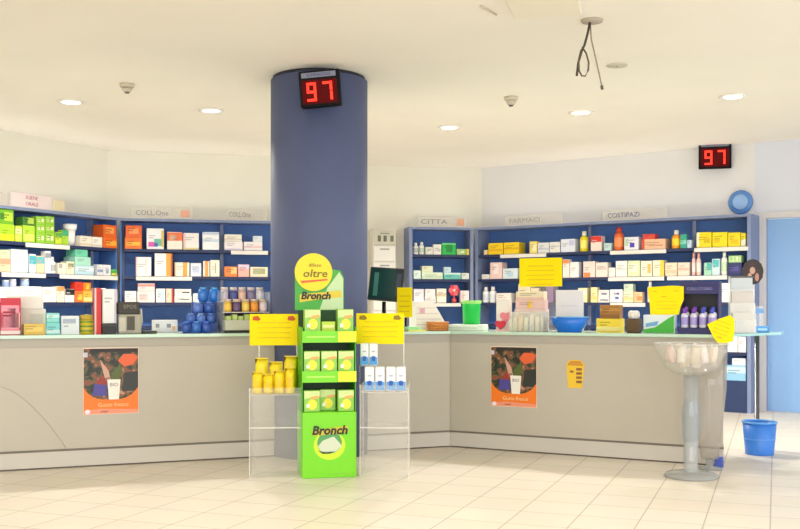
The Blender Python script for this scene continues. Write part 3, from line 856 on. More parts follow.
# ------------------------------------------------------------------ number displays
led_on = mat((255, 56, 40), 0.4, spec=0.1, emit=1.3); led_off = mat((84, 2, 4), 0.5, spec=0.1, emit=0.15); black = mat((16, 15, 19), 0.6, spec=0.15)
def display(label, loc, rot, w, h, dep):
    t = thing('queue_display', label, 'display', loc, rot=rot, group='queue number displays')
    bm = BM(); box(bm, -w/2, w/2, 0, dep, -h/2, h/2, bev=0.006); obj('housing', bm, black, t)
    bm = BM(); box(bm, -w*0.43, w*0.43, -0.004, -0.0005, -h*0.42, h*0.24); obj('red_window', bm, led_off, t)
    bm = BM(); box(bm, -w*0.43, w*0.42, -0.004, -0.0005, h*0.31, h*0.45); st = obj('brand_strip', bm, mat((128, 132, 150), 0.5), t)
    text('brand_lettering', 'ELIMINACODE', h*0.11, mat((40, 46, 120), 0.5), st, (0, -0.005, h*0.38), sx=0.95)
    segs = {'9': 'abcdfg', '7': 'abc'}
    for cx_, dg in ((-w*0.20, '9'), (w*0.20, '7')):
        bm = BM()
        sw, sh, th = w*0.235, h*0.52, h*0.07
        zc = -h*0.09
        R_ = {'a': (-sw/2, sw/2, sh/2 - th, sh/2), 'd': (-sw/2, sw/2, -sh/2, -sh/2 + th), 'g': (-sw/2, sw/2, -th/2, th/2),
              'b': (sw/2 - th, sw/2, 0.004, sh/2 - 0.003), 'c': (sw/2 - th, sw/2, -sh/2 + 0.003, -0.004), 'f': (-sw/2, -sw/2 + th, 0.004, sh/2 - 0.003), 'e': (-sw/2, -sw/2 + th, -sh/2, -0.004)}
        for s in segs[dg]:
            a0, a1, b0, b1 = R_[s]
            box(bm, cx_ + a0, cx_ + a1, -0.0075, -0.0045, zc + b0, zc + b1)
        obj('digit', bm, led_on, t)
    bm = BM(); box(bm, -0.05, 0.05, dep, dep + 0.05, -0.04, 0.04); obj('bracket', bm, black, t)
display('black display with red 97 mounted high on the blue pillar', (PC.x + 0.044, PC.y - PR - 0.11, 2.972), (math.radians(2), math.radians(-4), math.radians(-6)), 0.325, 0.285, 0.075)
pp = LR.pt(LR.at(715, g - 0.14), g - 0.14)
display('black display with red 97 on the right wall near the door', (pp.x, pp.y, CH + (HY - 155) * pp.y / F), (math.radians(4), math.radians(0), LR.rz*0.45), 0.375, 0.325, 0.07)

# round blue plaque above the right unit
pp = LR.pt(LR.at(740, g - 0.05), g - 0.05)
bz = CH + (HY - 202) * pp.y / F
t = thing('round_plaque', 'round blue plaque on the wall above the right shelf end', 'plaque', (pp.x, pp.y, bz), rot=(0, 0, LR.rz))
bm = BM(); lathe(bm, [(0, 0), (0.142, 0), (0.142, 0.03), (0.128, 0.04), (0, 0.04)], 32); obj('blue_rim', bm, mat((90, 142, 214), 0.4), t, (0, 0.045, 0), (PI/2, 0, 0))
bm = BM(); lathe(bm, [(0, 0.041), (0.096, 0.041), (0.085, 0.046), (0, 0.046)], 32); obj('pale_face', bm, mat((150, 190, 240), 0.4), t, (0, 0.045, 0), (PI/2, 0, 0))
# ------------------------------------------------------------------ ceiling fittings
def ceil_at(px, py):
    y = (CEIL - CH) * F / (HY - py)
    return ((px - CX) / F * y, y)
warm = (1.0, 0.95, 0.86)
spots = []
for px, py, lab in ((71, 101.5, 'round recessed downlight over far left shelving, glowing white'), (211, 110, 'round recessed downlight just left of the blue pillar, glowing white'),
                    (449, 127, 'small round recessed downlight right of pillar, glowing white'), (581, 112, 'round recessed downlight below hanging cables, glowing white'),
                    (733, 96, 'round recessed downlight above the right wall display, glowing white')):
    x, y = ceil_at(px, py)
    t = thing('ceiling_downlight', lab, 'ceiling light', (x, y, CEIL), 0, 'recessed ceiling downlights')
    bm = BM(); lathe(bm, [(0.085, -0.001), (0.125, -0.001), (0.125, -0.008), (0.1, -0.014), (0.085, -0.012), (0.085, -0.001)], 28); obj('trim_ring', bm, mat((246, 242, 234), 0.4), t)
    bm = BM(); lathe(bm, [(0, -0.008), (0.0845, -0.008), (0.0845, -0.003), (0, -0.003)], 28); obj('lamp_lens', bm, mat((255, 250, 240), 0.4, emit=6.0), t)
    spots.append((x, y))
# more of the same row over the shop floor, out of view behind the viewer
for x, y in ((-4.0, 4.4), (-1.4, 3.6), (1.3, 3.4), (4.0, 4.2), (-4.0, 0.4), (-1.4, 0.0), (1.3, 0.0), (4.0, 0.4)):
    spots.append((x, y))

def detector(px, py, label, hgt):
    x, y = ceil_at(px, py)
    t = thing('smoke_detector', label, 'detector', (x, y, CEIL), 0, 'ceiling detectors')
    bm = BM(); lathe(bm, [(0, -0.001), (0.065, -0.001), (0.06, -0.03), (0.04, -0.032), (0, -0.032)], 20); obj('detector_base', bm, mat((206, 196, 174), 0.5), t)
    bm = BM(); lathe(bm, [(0, -0.033), (0.036, -0.033), (0.045, -0.045), (0.03, -hgt), (0, -hgt)], 18); obj('detector_head', bm, mat((198, 190, 172), 0.5), t)
    bm = BM(); lathe(bm, [(0, -hgt), (0.024, -hgt), (0.018, -hgt - 0.012), (0, -hgt - 0.014)], 14); obj('sensor_tip', bm, mat((110, 104, 92), 0.5), t)
detector(127, 84, 'small beige ceiling detector above the left counter, left of pillar', 0.07)
detector(511, 97, 'small gray tipped ceiling detector right of the pillar', 0.075)

x, y = ceil_at(592, 20)
t = thing('cable_outlet', 'grey round ceiling plate with looped dark cables hanging down', 'cable outlet', (x, y, CEIL))
bm = BM(); lathe(bm, [(0, -0.001), (0.075, -0.001), (0.07, -0.014), (0, -0.018)], 24); obj('ceiling_plate', bm, mat((176, 166, 150), 0.5), t)
kx = 6.84 / 1000
def cpt(px, py, dy=0.0): return ((px - 592)*kx, dy, -(py - 20)*kx)
bm = BM(); tube(bm, [cpt(590, 22), cpt(588, 32), cpt(584.5, 45), cpt(582, 50), cpt(578.5, 62), cpt(577, 75)], 0.008); obj('dark_cable', bm, mat((66, 56, 46), 0.6), t)
bm = BM(); tube(bm, [cpt(582, 47, -.01), cpt(586, 53, -.01), cpt(588.5, 62, -.01), cpt(588, 70, -.01), cpt(585, 75.5, -.01), cpt(581.5, 75, -.01), cpt(579, 70, -.01), cpt(578.6, 60, -.01), cpt(581, 50, -.01)], 0.006); obj('cable_loop', bm, mat((92, 78, 58), 0.6), t)
bm = BM(); tube(bm, [cpt(590.5, 22, .01), cpt(591.5, 38, .01), cpt(597, 62, .01), cpt(602, 85, .01)], 0.005); obj('pale_cable', bm, mat((150, 136, 118), 0.6), t)
bm = BM(); tube(bm, [cpt(601.8, 84, .01), cpt(602.4, 88, .01)], 0.010); obj('cable_plug', bm, mat((100, 88, 78), 0.6), t)

x, y = ceil_at(617, 65)
t = thing('ceiling_cover', 'faint grey round cover plate on the ceiling, right of hanging cables', 'cover plate', (x, y, CEIL))
bm = BM(); lathe(bm, [(0, -0.001), (0.085, -0.001), (0.08, -0.009), (0, -0.01)], 24); obj('cover_plate', bm, mat((206, 200, 180), 0.6), t)
bm = BM(); lathe(bm, [(0, -0.0105), (0.012, -0.0105), (0.01, -0.014), (0, -0.015)], 10); obj('screw', bm, mat((150, 146, 136), 0.5), t)

t = thing('ceiling_hatch', 'square cream ceiling hatch at the top edge above the hanging cables', 'hatch', (0.90, 6.28, CEIL), math.radians(-14))
bm = BM(); box(bm, -0.22, 0.22, -0.3, 0.3, -0.022, -0.001, bev=0.005); obj('hatch_panel', bm, mat((244, 236, 218), 0.6), t)
bm = BM(); tube(bm, [(-0.40, 0.0, -0.008), (-0.33, 0.22, -0.008)], 0.006); obj('seam_strip', bm, mat((196, 182, 156), 0.6), t)

# ------------------------------------------------------------------ posters on the counter fronts
def photo_print():
    m = bpy.data.materials.new('poster_photo')
    m.use_nodes = True
    nt = m.node_tree
    b = nt.nodes['Principled BSDF']
    tc = nt.nodes.new('ShaderNodeTexCoord')
    n1 = nt.nodes.new('ShaderNodeTexNoise'); n1.inputs['Scale'].default_value = 16; n1.inputs['Detail'].default_value = 3; n1.inputs['Distortion'].default_value = 0.6
    r = nt.nodes.new('ShaderNodeValToRGB')
    cr = r.color_ramp
    cr.elements[0].position = 0.36; cr.elements[0].color = lin((22, 22, 20))
    cr.elements[1].position = 0.66; cr.elements[1].color = lin((196, 140, 110))
    for pos, c in ((0.45, (40, 44, 34)), (0.50, (74, 84, 50)), (0.55, (150, 66, 44)), (0.60, (96, 84, 60))):
        e = cr.elements.new(pos); e.color = lin(c)
    nt.links.new(tc.outputs['Object'], n1.inputs['Vector'])
    nt.links.new(n1.outputs['Fac'], r.inputs['Fac'])
    nt.links.new(r.outputs['Color'], b.inputs['Base Color'])
    b.inputs['Roughness'].default_value = 0.4
    return m
pphoto = photo_print()
orange_p = mat((244, 122, 24), 0.4)
def poster(line, p0, p1, y0, y1, label):
    x0, x1 = line.at(p0), line.at(p1)
    w = x1 - x0
    pm = (p0 + p1) / 2
    zt, zb = line.hgt(pm, y0), line.hgt(pm, y1)
    h = zt - zb
    p = line.pt((x0 + x1)/2, -0.003)
    t = thing('poster', label, 'poster', (p.x, p.y, zb), line.rz, 'food posters on the counter fronts')
    bm = BM(); box(bm, -w/2, w/2, -0.0012, 0.002, 0, h); obj('paper_sheet', bm, mat((240, 214, 196), 0.4), t)
    y = -0.0016
    def pl(name, pts, m, k=0):
        bm = BM(); slab_xz(bm, [(a*w, b*h) for a, b in pts], y - 0.0006*(k+1), y - 0.0006*k + 0.0003); return obj(name, bm, m, t)
    pl('dark_photograph', [(-0.49, 0.2), (0.49, 0.2), (0.49, 0.985), (-0.49, 0.985)], pphoto)
    pl('black_top_strip', [(-0.38, 0.93), (0.49, 0.93), (0.49, 0.985), (-0.38, 0.985)], mat((34, 28, 26), 0.5), 1)
    pl('orange_dish', [(0.12, 0.80), (0.24, 0.71), (0.40, 0.74), (0.49, 0.86), (0.40, 0.90), (0.22, 0.90)], mat((226, 96, 46), 0.4), 1)
    pl('pale_streak', [(-0.2, 0.82), (-0.05, 0.66), (0.0, 0.5), (-0.1, 0.5), (-0.14, 0.62)], mat((206, 160, 140), 0.4), 1)
    pl('leaf_shape', [(0.0, 0.62), (0.16, 0.74), (0.2, 0.62), (0.14, 0.5), (0.0, 0.5)], mat((84, 96, 40), 0.4), 1)
    pl('black_coat', [(0.2, 0.34), (0.49, 0.34), (0.49, 0.64), (0.24, 0.62)], mat((38, 42, 40), 0.4), 1)
    pl('blue_cloth', [(-0.33, 0.28), (-0.08, 0.28), (-0.08, 0.44), (-0.3, 0.46)], mat((76, 66, 150), 0.4), 1)
    pl('red_cloth', [(-0.28, 0.46), (-0.08, 0.44), (-0.02, 0.56), (-0.22, 0.54)], mat((150, 50, 40), 0.4), 1)
    wave = [(-0.49, 0.01), (0.49, 0.01), (0.49, 0.40)] + [(0.49 - 0.98*i/12, 0.22 + 0.17*(abs(i - 6)/6)**3.2) for i in range(1, 12)] + [(-0.49, 0.40)]
    pl('orange_wave', wave, orange_p, 2)
    pl('pink_foot', [(-0.49, 0.012), (0.49, 0.012), (0.49, 0.06), (-0.2, 0.085), (-0.49, 0.06)], mat((240, 150, 120), 0.4), 3)
    pl('white_cup', [(-0.04, 0.22), (0.14, 0.22), (0.17, 0.52), (-0.07, 0.52)], mat((240, 236, 226), 0.4), 4)
    pl('round_emblem', [(-0.42 + 0.05*math.cos(2*PI*i/12), 0.045 + 0.035*math.sin(2*PI*i/12)) for i in range(12)], mat((246, 226, 236), 0.4), 4)
    pl('corner_emblem', [(-0.49, 0.86), (-0.42, 0.86), (-0.42, 0.93), (-0.49, 0.93)], mat((196, 196, 210), 0.4), 2)
    text('caption', 'Gusto fresco', h*0.085, mat((252, 214, 150), 0.5), t, (0.04*w, -0.005, h*0.14), sx=1.0)
    text('small_caption', 'scopri', h*0.045, mat((120, 60, 50), 0.5), t, (-0.12*w, -0.005, h*0.045))
    text('cup_caption', 'BIO', h*0.075, mat((130, 130, 130), 0.5), t, (0.05*w, -0.0055, h*0.44))
poster(CL, 83, 138.6, 347.5, 414, 'orange and dark food poster on the left counter, left of pillar')
poster(CR, 491, 537, 346.4, 407, 'orange and dark food poster on the right counter, beside yellow notice')
# cup shaped yellow notice
x0, x1 = CR.at(566.5), CR.at(584.5); p = CR.pt((x0+x1)/2, -0.003)
zt, zb = CR.hgt(575, 360), CR.hgt(575, 388)
w, h = x1 - x0, zt - zb
t = thing('cup_notice', 'small yellow cup shaped notice stuck on the right counter', 'notice', (p.x, p.y, zb), CR.rz)
bm = BM(); slab_xz(bm, [(-w*0.42, 0), (w*0.38, 0), (w*0.5, h*0.86), (w*0.42, h*0.9), (w*0.3, h), (-w*0.3, h), (-w*0.5, h*0.86)], -0.0016, 0.002); obj('notice_paper', bm, mat((238, 196, 50), 0.5), t)
bm = BM(); slab_xz(bm, [(-w*0.46, h*0.8), (w*0.46, h*0.8), (w*0.28, h*0.97), (-w*0.28, h*0.97)], -0.0026, -0.0018); obj('brown_lid', bm, mat((206, 144, 40), 0.5), t)
bm = BM()
bm.free()
for k in range(4):
    bm = BM(); box(bm, w*0.05, w*0.36, -0.0026, -0.0018, h*(0.18 + 0.15*k), h*(0.27 + 0.15*k)); obj('brown_print', bm, mat((140, 92, 50), 0.5), t)
bm = BM(); box(bm, -w*0.3, -w*0.1, -0.0026, -0.0018, h*0.55, h*0.62); obj('brown_print', bm, mat((140, 92, 50), 0.5), t)

# ------------------------------------------------------------------ yellow notices
ynot = mat((255, 228, 0), 0.6, spec=0.2); yprint = mat((222, 186, 6), 0.6); yred = mat((206, 84, 20), 0.6)
def yellow_sheet(t, w, h, red=True, lines=4, curl=0.0, dark=yred):
    bm = BM(); slab_xz(bm, [(-w/2, 0), (w/2, 0), (w/2, h), (-w/2, h)], -0.002, 0.0); obj('yellow_paper', bm, ynot, t)
    if red:
        for sx_ in (-1, 1):
            bm = BM()
            a = sx_*w*0.36
            slab_xz(bm, [(a - 0.08*w, h*0.80), (a + 0.04*w, h*0.78), (a + 0.09*w, h*0.84), (a + 0.03*w, h*0.94), (a - 0.07*w, h*0.92)], -0.0035, -0.0021); obj('red_mark', bm, dark, t)
    bm = BM()
    for k in range(lines):
        ww = w*random.uniform(0.55, 0.78)
        zz = h*(0.72 - 0.16*k)
        box(bm, -ww/2, ww/2, -0.003, -0.0021, zz - h*0.012, zz + h*0.012)
    obj('print_lines', bm, yprint, t)

# ------------------------------------------------------------------ clear stands either side of the green display
acr = clear((246, 242, 236), 0.06); acr_edge = clear((248, 246, 240), 0.35)
def stand(label, loc, rz, w, d, tray, top, sign_label, sw, sx_, sz0, sz1, dark):
    t = thing('clear_stand', label, 'display stand', loc, rz, 'clear plastic display stands')
    th = 0.004
    bm = BM(); box(bm, -w/2, -w/2 + th, -d/2, d/2, 0, tray + 0.05); obj('side_sheet', bm, acr, t)
    bm = BM(); box(bm, w/2 - th, w/2, -d/2, d/2, 0, tray + 0.05); obj('side_sheet', bm, acr, t)
    bm = BM(); box(bm, -w/2 + th, w/2 - th, d/2 - th, d/2, 0, tray + 0.0); obj('back_sheet', bm, acr, t)
    bm = BM(); box(bm, -w/2 + th, w/2 - th, -d/2, -d/2 + th, 0, tray + 0.05); obj('front_sheet', bm, acr, t)
    for z in (0.36, tray - 0.006):
        bm = BM(); box(bm, -w/2 + th, w/2 - th, -d/2 + th, d/2 - th, z, z + 0.005); obj('tray', bm, acr_edge if z > 0.4 else acr, t)
    bm = BM()
    for x in (-w/2, w/2):
        for y in (-d/2, d/2): box(bm, x - 0.003, x + 0.003, y - 0.003, y + 0.003, 0, tray + 0.05)
    box(bm, -w/2, w/2, -d/2 - 0.003, -d/2 + 0.001, 0.355, 0.365)
    obj('sheet_edges', bm, acr_edge, t)
    # two thin rods carry the sign
    for x in (-w*0.38, w*0.38):
        bm = BM(); box(bm, x - 0.004, x + 0.004, d/2 - 0.016, d/2 - 0.008, tray, sz1 - 0.02); obj('sign_rod', bm, acr_edge, t)
    R_ = Matrix.Rotation(rz, 2)
    v = R_ @ Vector((sx_, d/2 - 0.02))
    s = thing('notice_sheet', sign_label, 'sign', (loc[0] + v.x, loc[1] + v.y, sz0), rz, 'yellow notices')
    yellow_sheet(s, sw, sz1 - sz0, True, 4, dark=dark)
    return t
ka = 7.25/1000
stand('clear plastic stand left of the green display, holding yellow bags', ((274 - 400)*ka, 7.42, 0), math.radians(4), 0.375, 0.34, 0.60, 1.2, 'yellow notice with two red corner marks, left of green display', 0.365, -0.03, 0.945, 1.182, yred)
stand('clear plastic stand right of the green display, holding blue white packs', ((385 - 400)*ka, 7.42, 0), math.radians(-2), 0.35, 0.34, 0.62, 1.2, 'yellow notice with dark corner marks, right of green display', 0.36, -0.047, 0.955, 1.187, mat((150, 120, 20), 0.6))
# yellow bags
def pouch(label, loc, rz, w, d, h, col, group, acc=None, name='bag'):
    t = thing(name, label, 'bag', loc, rz, group)
    bm = BM(); pillow(bm, w, d, h*0.93); obj('bag_body', bm, mat(col, 0.35, noise=0.12, nscale=25), t)
    bm = BM(); box(bm, -w*0.44, w*0.44, -0.002, 0.002, h*0.92, h*0.955); obj('crimped_seal', bm, mat(tuple(int(v*0.93) for v in col), 0.35), t)
    if acc:
        bm = BM(); slab_xz(bm, [(-w*0.25, h*0.3), (w*0.25, h*0.3), (w*0.25, h*0.55), (-w*0.25, h*0.55)], -d/2 - 0.002, -d/2 + 0.004); obj('printed_panel', bm, mat(acc, 0.5), t)
    return t
by, bz_ = 7.42, 0.601
sxc = (274 - 400)*ka
for k, (px, hh, pos) in enumerate(((261.4, 0.265, 'left'), (275.8, 0.235, 'middle'), (290.5, 0.28, 'right'))):
    pouch('yellow bag in the back row of left clear stand, %s of three' % pos, ((px - 400)*7.5/1000, 7.52, bz_), 0.0, 0.107, 0.08, hh, (255, 222, 40), 'yellow bags in the left clear stand')
for k, (px, hh, pos) in enumerate(((257.5, 0.165, 'leftmost'), (268.5, 0.15, 'second'), (279.5, 0.175, 'third'), (290.5, 0.2, 'rightmost'))):
    pouch('yellow bag in the front row of left clear stand, %s of four' % pos, ((px - 400)*7.36/1000, 7.35, bz_), 0.03*(k - 1.5), 0.0795, 0.075, hh, (255, 218, 30), 'yellow bags in the left clear stand', (250, 200, 30))
def bluepack(label, loc, rz, w, d, h):
    t = thing('blue_white_pack', label, 'pack', loc, rz, 'blue and white packs in the right clear stand')
    bm = BM(); box(bm, -w/2, w/2, -d/2, d/2, 0, h, bev=0.006); obj('pack_body', bm, mat((240, 240, 244), 0.35), t)
    bm = BM(); slab_xz(bm, [(-w/2 + .002, 0.005), (w/2 - .002, 0.005), (w/2 - .002, h*0.36), (0, h*0.44), (-w/2 + .002, h*0.36)], -d/2 - 0.0016, -d/2); obj('blue_panel', bm, mat((70, 160, 230), 0.4), t)
    bm = BM(); slab_xz(bm, [(-w*0.2, h*0.2), (w*0.2, h*0.2), (w*0.22, h*0.4), (-w*0.22, h*0.4)], -d/2 - 0.003, -d/2 - 0.0016); obj('dark_blue_print', bm, mat((30, 80, 170), 0.4), t)
    bm = BM(); slab_xz(bm, [(-w*0.2, h*0.6), (w*0.2, h*0.6), (w*0.2, h*0.66), (-w*0.2, h*0.66)], -d/2 - 0.003, -d/2); obj('grey_print', bm, mat((180, 184, 196), 0.4), t)
for k, (px, pos) in enumerate(((369.5, 'leftmost'), (380, 'second'), (391, 'third'), (401, 'rightmost'))):
    bluepack('blue and white pack in the front row, %s of four' % pos, ((px - 400)*7.36/1000, 7.36, 0.621), 0, 0.069, 0.06, 0.175)
rs = thing('clear_riser', 'small clear riser carrying two packs behind the front row', 'riser', ((369 - 400)*7.48/1000, 7.485, 0.621))
bm = BM(); box(bm, -0.07, 0.07, -0.045, 0.045, 0.172, 0.177); obj('riser_top', bm, acr_edge, rs)
for x in (-0.07, 0.066):
    bm = BM(); box(bm, x, x + 0.004, -0.045, 0.045, 0, 0.171); obj('riser_side', bm, acr, rs)
for px, pos in ((364.5, 'left'), (373.5, 'right')):
    bluepack('blue and white pack raised on clear riser, %s of two' % pos, ((px - 400)*7.48/1000, 7.485, 0.7995), 0, 0.062, 0.06, 0.165)

# ------------------------------------------------------------------ green floor display
gd = thing('floor_display', 'tall bright green cardboard display with a round yellow header, before the pillar', 'display', (-0.545, 7.40, 0), math.radians(12))
gw_, gdp = 0.395, 0.34
gA = mat((120, 214, 24), 0.4); gB = mat((70, 180, 30), 0.4); gD = mat((20, 70, 24), 0.5); gY = mat((246, 226, 40), 0.4)
bm = BM(); box(bm, -gw_/2, gw_/2, -gdp/2, gdp/2, 0, 0.475, bev=0.004); obj('base_box', bm, gA, gd)
for s in (-1, 1):
    bm = BM(); box(bm, s*gw_/2 - (0.006 if s > 0 else 0), s*gw_/2 + (0.006 if s < 0 else 0), -gdp/2 + 0.03, gdp/2, 0.476, 1.09); obj('side_panel', bm, gB, gd)
bm = BM(); box(bm, -gw_/2 + .007, gw_/2 - .007, gdp/2 - 0.008, gdp/2, 0.476, 1.21); obj('back_panel', bm, gD, gd)
for z in (0.752, 1.045):
    bm = BM(); box(bm, -gw_/2 + .007, gw_/2 - .007, -gdp/2 + 0.012, gdp/2 - 0.009, z, z + 0.008); obj('shelf', bm, gD, gd)
for z0, z1 in ((0.690, 0.772), (0.978, 1.062)):
    bm = BM(); box(bm, -gw_/2, gw_/2, -gdp/2, -gdp/2 + 0.01, z0, z1); sl = obj('shelf_lip', bm, gA, gd)
    bm = BM(); box(bm, gw_*0.16, gw_/2 - 0.002, -gdp/2 - 0.002, -gdp/2 - 0.0004, z0 + 0.004, z1 - 0.004); obj('yellow_price_tag', bm, gY, sl)
    bm = BM(); box(bm, -gw_*0.42, gw_*0.1, -gdp/2 - 0.002, -gdp/2 - 0.0004, (z0+z1)/2 - 0.006, (z0+z1)/2 + 0.006); obj('print_line', bm, mat((180, 236, 90), 0.4), sl)
# header card and yellow disc
hy = gdp/2 - 0.02
bm = BM(); slab_xz(bm, [(-0.185, 1.211), (0.185, 1.211), (0.185, 1.46), (0.16, 1.51), (0.09, 1.52), (-0.185, 1.52)], hy - 0.004, hy + 0.004)
hd = obj('header_card', bm, mat((64, 172, 50), 0.4), gd, (-0.032, 0, 0))
bm = BM(); slab_xz(bm, [(0.0, 1.215), (0.18, 1.215), (0.18, 1.45), (0.15, 1.5), (0.06, 1.38)], hy - 0.0065, hy - 0.0045); obj('pale_flare', bm, mat((196, 224, 170), 0.4), hd)
bm = BM(); slab_xz(bm, [(-0.15, 1.33), (0.16, 1.36), (0.17, 1.31), (-0.02, 1.29), (-0.15, 1.27)], hy - 0.0085, hy - 0.0067); obj('logo_band', bm, mat((226, 200, 40), 0.4), hd)
text('logo_lettering', 'Bronch', 0.076, mat((40, 40, 20), 0.5), hd, (-0.03, hy - 0.0095, 1.318), shear=0.2, bold=0.003)
dx, dz, dr_ = -0.078, 1.497, 0.142
bm = BM(); slab_xz(bm, [(dx + dr_*math.cos(2*PI*i/40), dz + dr_*math.sin(2*PI*i/40)) for i in range(40)], hy - 0.016, hy - 0.010)
yd = obj('yellow_disc', bm, mat((246, 220, 20), 0.4), gd)
text('disc_lettering', 'oltre', 0.082, mat((120, 108, 20), 0.5), yd, (dx + 0.01, hy - 0.0175, dz - 0.012), shear=0.15, sx=1.15, bold=0.001)
text('small_lettering', 'difese', 0.042, mat((150, 130, 30), 0.5), yd, (dx + 0.01, hy - 0.0175, dz + 0.052))
bm = BM(); slab_xz(bm, [(dx - 0.10, dz - 0.066), (dx + 0.105, dz - 0.05), (dx + 0.105, dz - 0.062), (dx - 0.09, dz - 0.084)], hy - 0.018, hy - 0.0165); obj('red_swoosh', bm, mat((226, 96, 40), 0.4), yd)
# big logo on the base
fy = -gdp/2
bm = BM(); slab_xz(bm, [(0.0 + 0.115*math.cos(2*PI*i/32), 0.235 + 0.105*math.sin(2*PI*i/32)) for i in range(32)], fy - 0.0014, fy - 0.0002); ob = obj('yellow_glow_disc', bm, mat((206, 232, 40), 0.4), gd)
bm = BM(); slab_xz(bm, [(0.0 + 0.09*math.cos(2*PI*i/32), 0.255 + 0.08*math.sin(2*PI*i/32)) for i in range(32)], fy - 0.0026, fy - 0.0016); obj('green_ball', bm, mat((84, 160, 90), 0.4), gd)
bm = BM(); slab_xz(bm, [(-0.06, 0.19), (0.05, 0.19), (0.09, 0.23), (0.03, 0.30), (-0.05, 0.27), (-0.085, 0.23)], fy - 0.0036, fy - 0.0028); obj('pale_fruit_print', bm, mat((206, 214, 190), 0.4), gd)
bm = BM(); slab_xz(bm, [(-0.085, 0.20), (-0.03, 0.185), (0.03, 0.19), (0.0, 0.175), (-0.05, 0.175)], fy - 0.0046, fy - 0.0038); obj('dark_leaf_print', bm, mat((50, 70, 40), 0.4), gd)
bm = BM(); slab_xz(bm, [(-0.13, 0.345), (0.13, 0.375), (0.14, 0.33), (0.02, 0.315), (-0.12, 0.305)], fy - 0.0046, fy - 0.0038); obj('gold_ribbon', bm, mat((206, 190, 40), 0.4), gd)
text('logo_lettering', 'Bronch', 0.088, mat((36, 40, 22), 0.5), gd, (0.0, fy - 0.006, 0.342), shear=0.2, bold=0.003)
text('small_lettering', 'con miele e limone', 0.02, mat((170, 230, 80), 0.5), gd, (0.09, fy - 0.003, 0.03))
# product boxes in the tiers
TB = [(z, x, h, s) for z, h, xs in ((0.476, 0.155, ((-0.125, 'left'), (0.0, 'middle'), (0.125, 'right'))), (0.761, 0.155, ((-0.125, 'left'), (0.0, 'middle'), (0.125, 'right'))), (1.054, 0.165, ((-0.12, 'left'), (0.12, 'right')))) for x, s in xs]
tn = {0.476: 'bottom', 0.761: 'middle', 1.054: 'top'}
R12 = Matrix.Rotation(math.radians(12), 2)
for z, x, h, s in TB:
    setback = 0.14 if (z < 0.5 and s == 'middle') else 0.065
    v = R12 @ Vector((x, -gdp/2 + setback + 0.0))
    t = thing('lozenge_box', 'green and yellow box, %s of the %s tier in green display' % (s, tn[z]), 'box', (gd.location.x + v.x, gd.location.y + v.y, z + 0.001), math.radians(12), 'green boxes in the cardboard display')
    bw, bd = 0.116, 0.09
    bm = BM(); box(bm, -bw/2, bw/2, -bd/2, bd/2, 0, h, bev=0.003); obj('carton_body', bm, mat((140, 200, 80), 0.4), t)
    def pp_(name, pts, c, k=0):
        bm = BM(); slab_xz(bm, [(a*bw, b*h) for a, b in pts], -bd/2 - 0.001*(k + 1), -bd/2 - 0.001*k + 0.0002); obj(name, bm, mat(c, 0.4), t)
    pp_('pale_top_panel', [(-0.48, 0.62), (0.48, 0.7), (0.48, 0.97), (-0.48, 0.97)], (206, 226, 150))
    pp_('yellow_fruit_print', [(0.02 + 0.3*math.cos(2*PI*i/16), 0.34 + 0.24*math.sin(2*PI*i/16)) for i in range(16)], (240, 226, 60), 0)
    pp_('orange_print', [(-0.1, 0.58), (0.42, 0.64), (0.42, 0.76), (-0.1, 0.7)], (232, 170, 90), 1)
    pp_('white_glint', [(-0.36, 0.2), (-0.16, 0.2), (-0.12, 0.36), (-0.34, 0.36)], (240, 244, 226), 1)
t = thing('leaflet_card', 'small yellow green leaflet between the two top boxes of green display', 'card', (gd.location.x + (R12 @ Vector((0, -0.1))).x, gd.location.y + (R12 @ Vector((0, -0.1))).y, 1.054), math.radians(12))
bm = BM(); box(bm, -0.05, 0.05, -0.012, 0.012, 0, 0.075, bev=0.002); obj('card_block', bm, mat((196, 226, 60), 0.4), t)
bm = BM(); box(bm, -0.042, 0.042, -0.014, -0.0125, 0.03, 0.05); obj('card_print', bm, mat((236, 240, 150), 0.4), t)

# ------------------------------------------------------------------ counter goods
def cpos(px, d, line=None):
    l = line or (CL if px < 452 else CR)
    t = l.at(px, d)
    return l.pt(t, d), l
def cthing(name, label, cat, px, d, group=None, drz=0.0, z=WT):
    p, l = cpos(px, d)
    t = thing(name, label, cat, (p.x, p.y, z), l.rz + drz, group)
    return t, p.y/F, l
def ccarton(px0, px1, yt, d, label, col, acc=(), dep=0.1, z=WT, lines=True, ybase=None, name='carton', cat='box', group='goods on the counters', drz=0.0):
    pm = (px0 + px1)/2
    p, l = cpos(pm, d)
    w = (l.at(px1, d) - l.at(px0, d)) * 0.98
    h = CH + (HY - yt)*p.y/F - z
    q = p + l.n*dep/2
    t = thing(name, label, cat, (q.x, q.y, z), l.rz + drz, group)
    carton(t, w, dep, h, col, acc, lines)
    return t, z + h
# left counter
t, _ = ccarton(0, 21, 298, 0.16, 'red carton with a dark figure, at the left end of counter', (206, 44, 66), [patch((248, 226, 226), 0.02, 0.98, 0.02, 0.12), patch((240, 150, 170), 0.05, 0.92, 0.14, 0.8), patch((80, 40, 80), 0.35, 0.75, 0.2, 0.72), patch((226, 40, 80), 0.05, 0.34, 0.2, 0.6), patch((250, 220, 210), 0.76, 0.95, 0.2, 0.6)], 0.12)
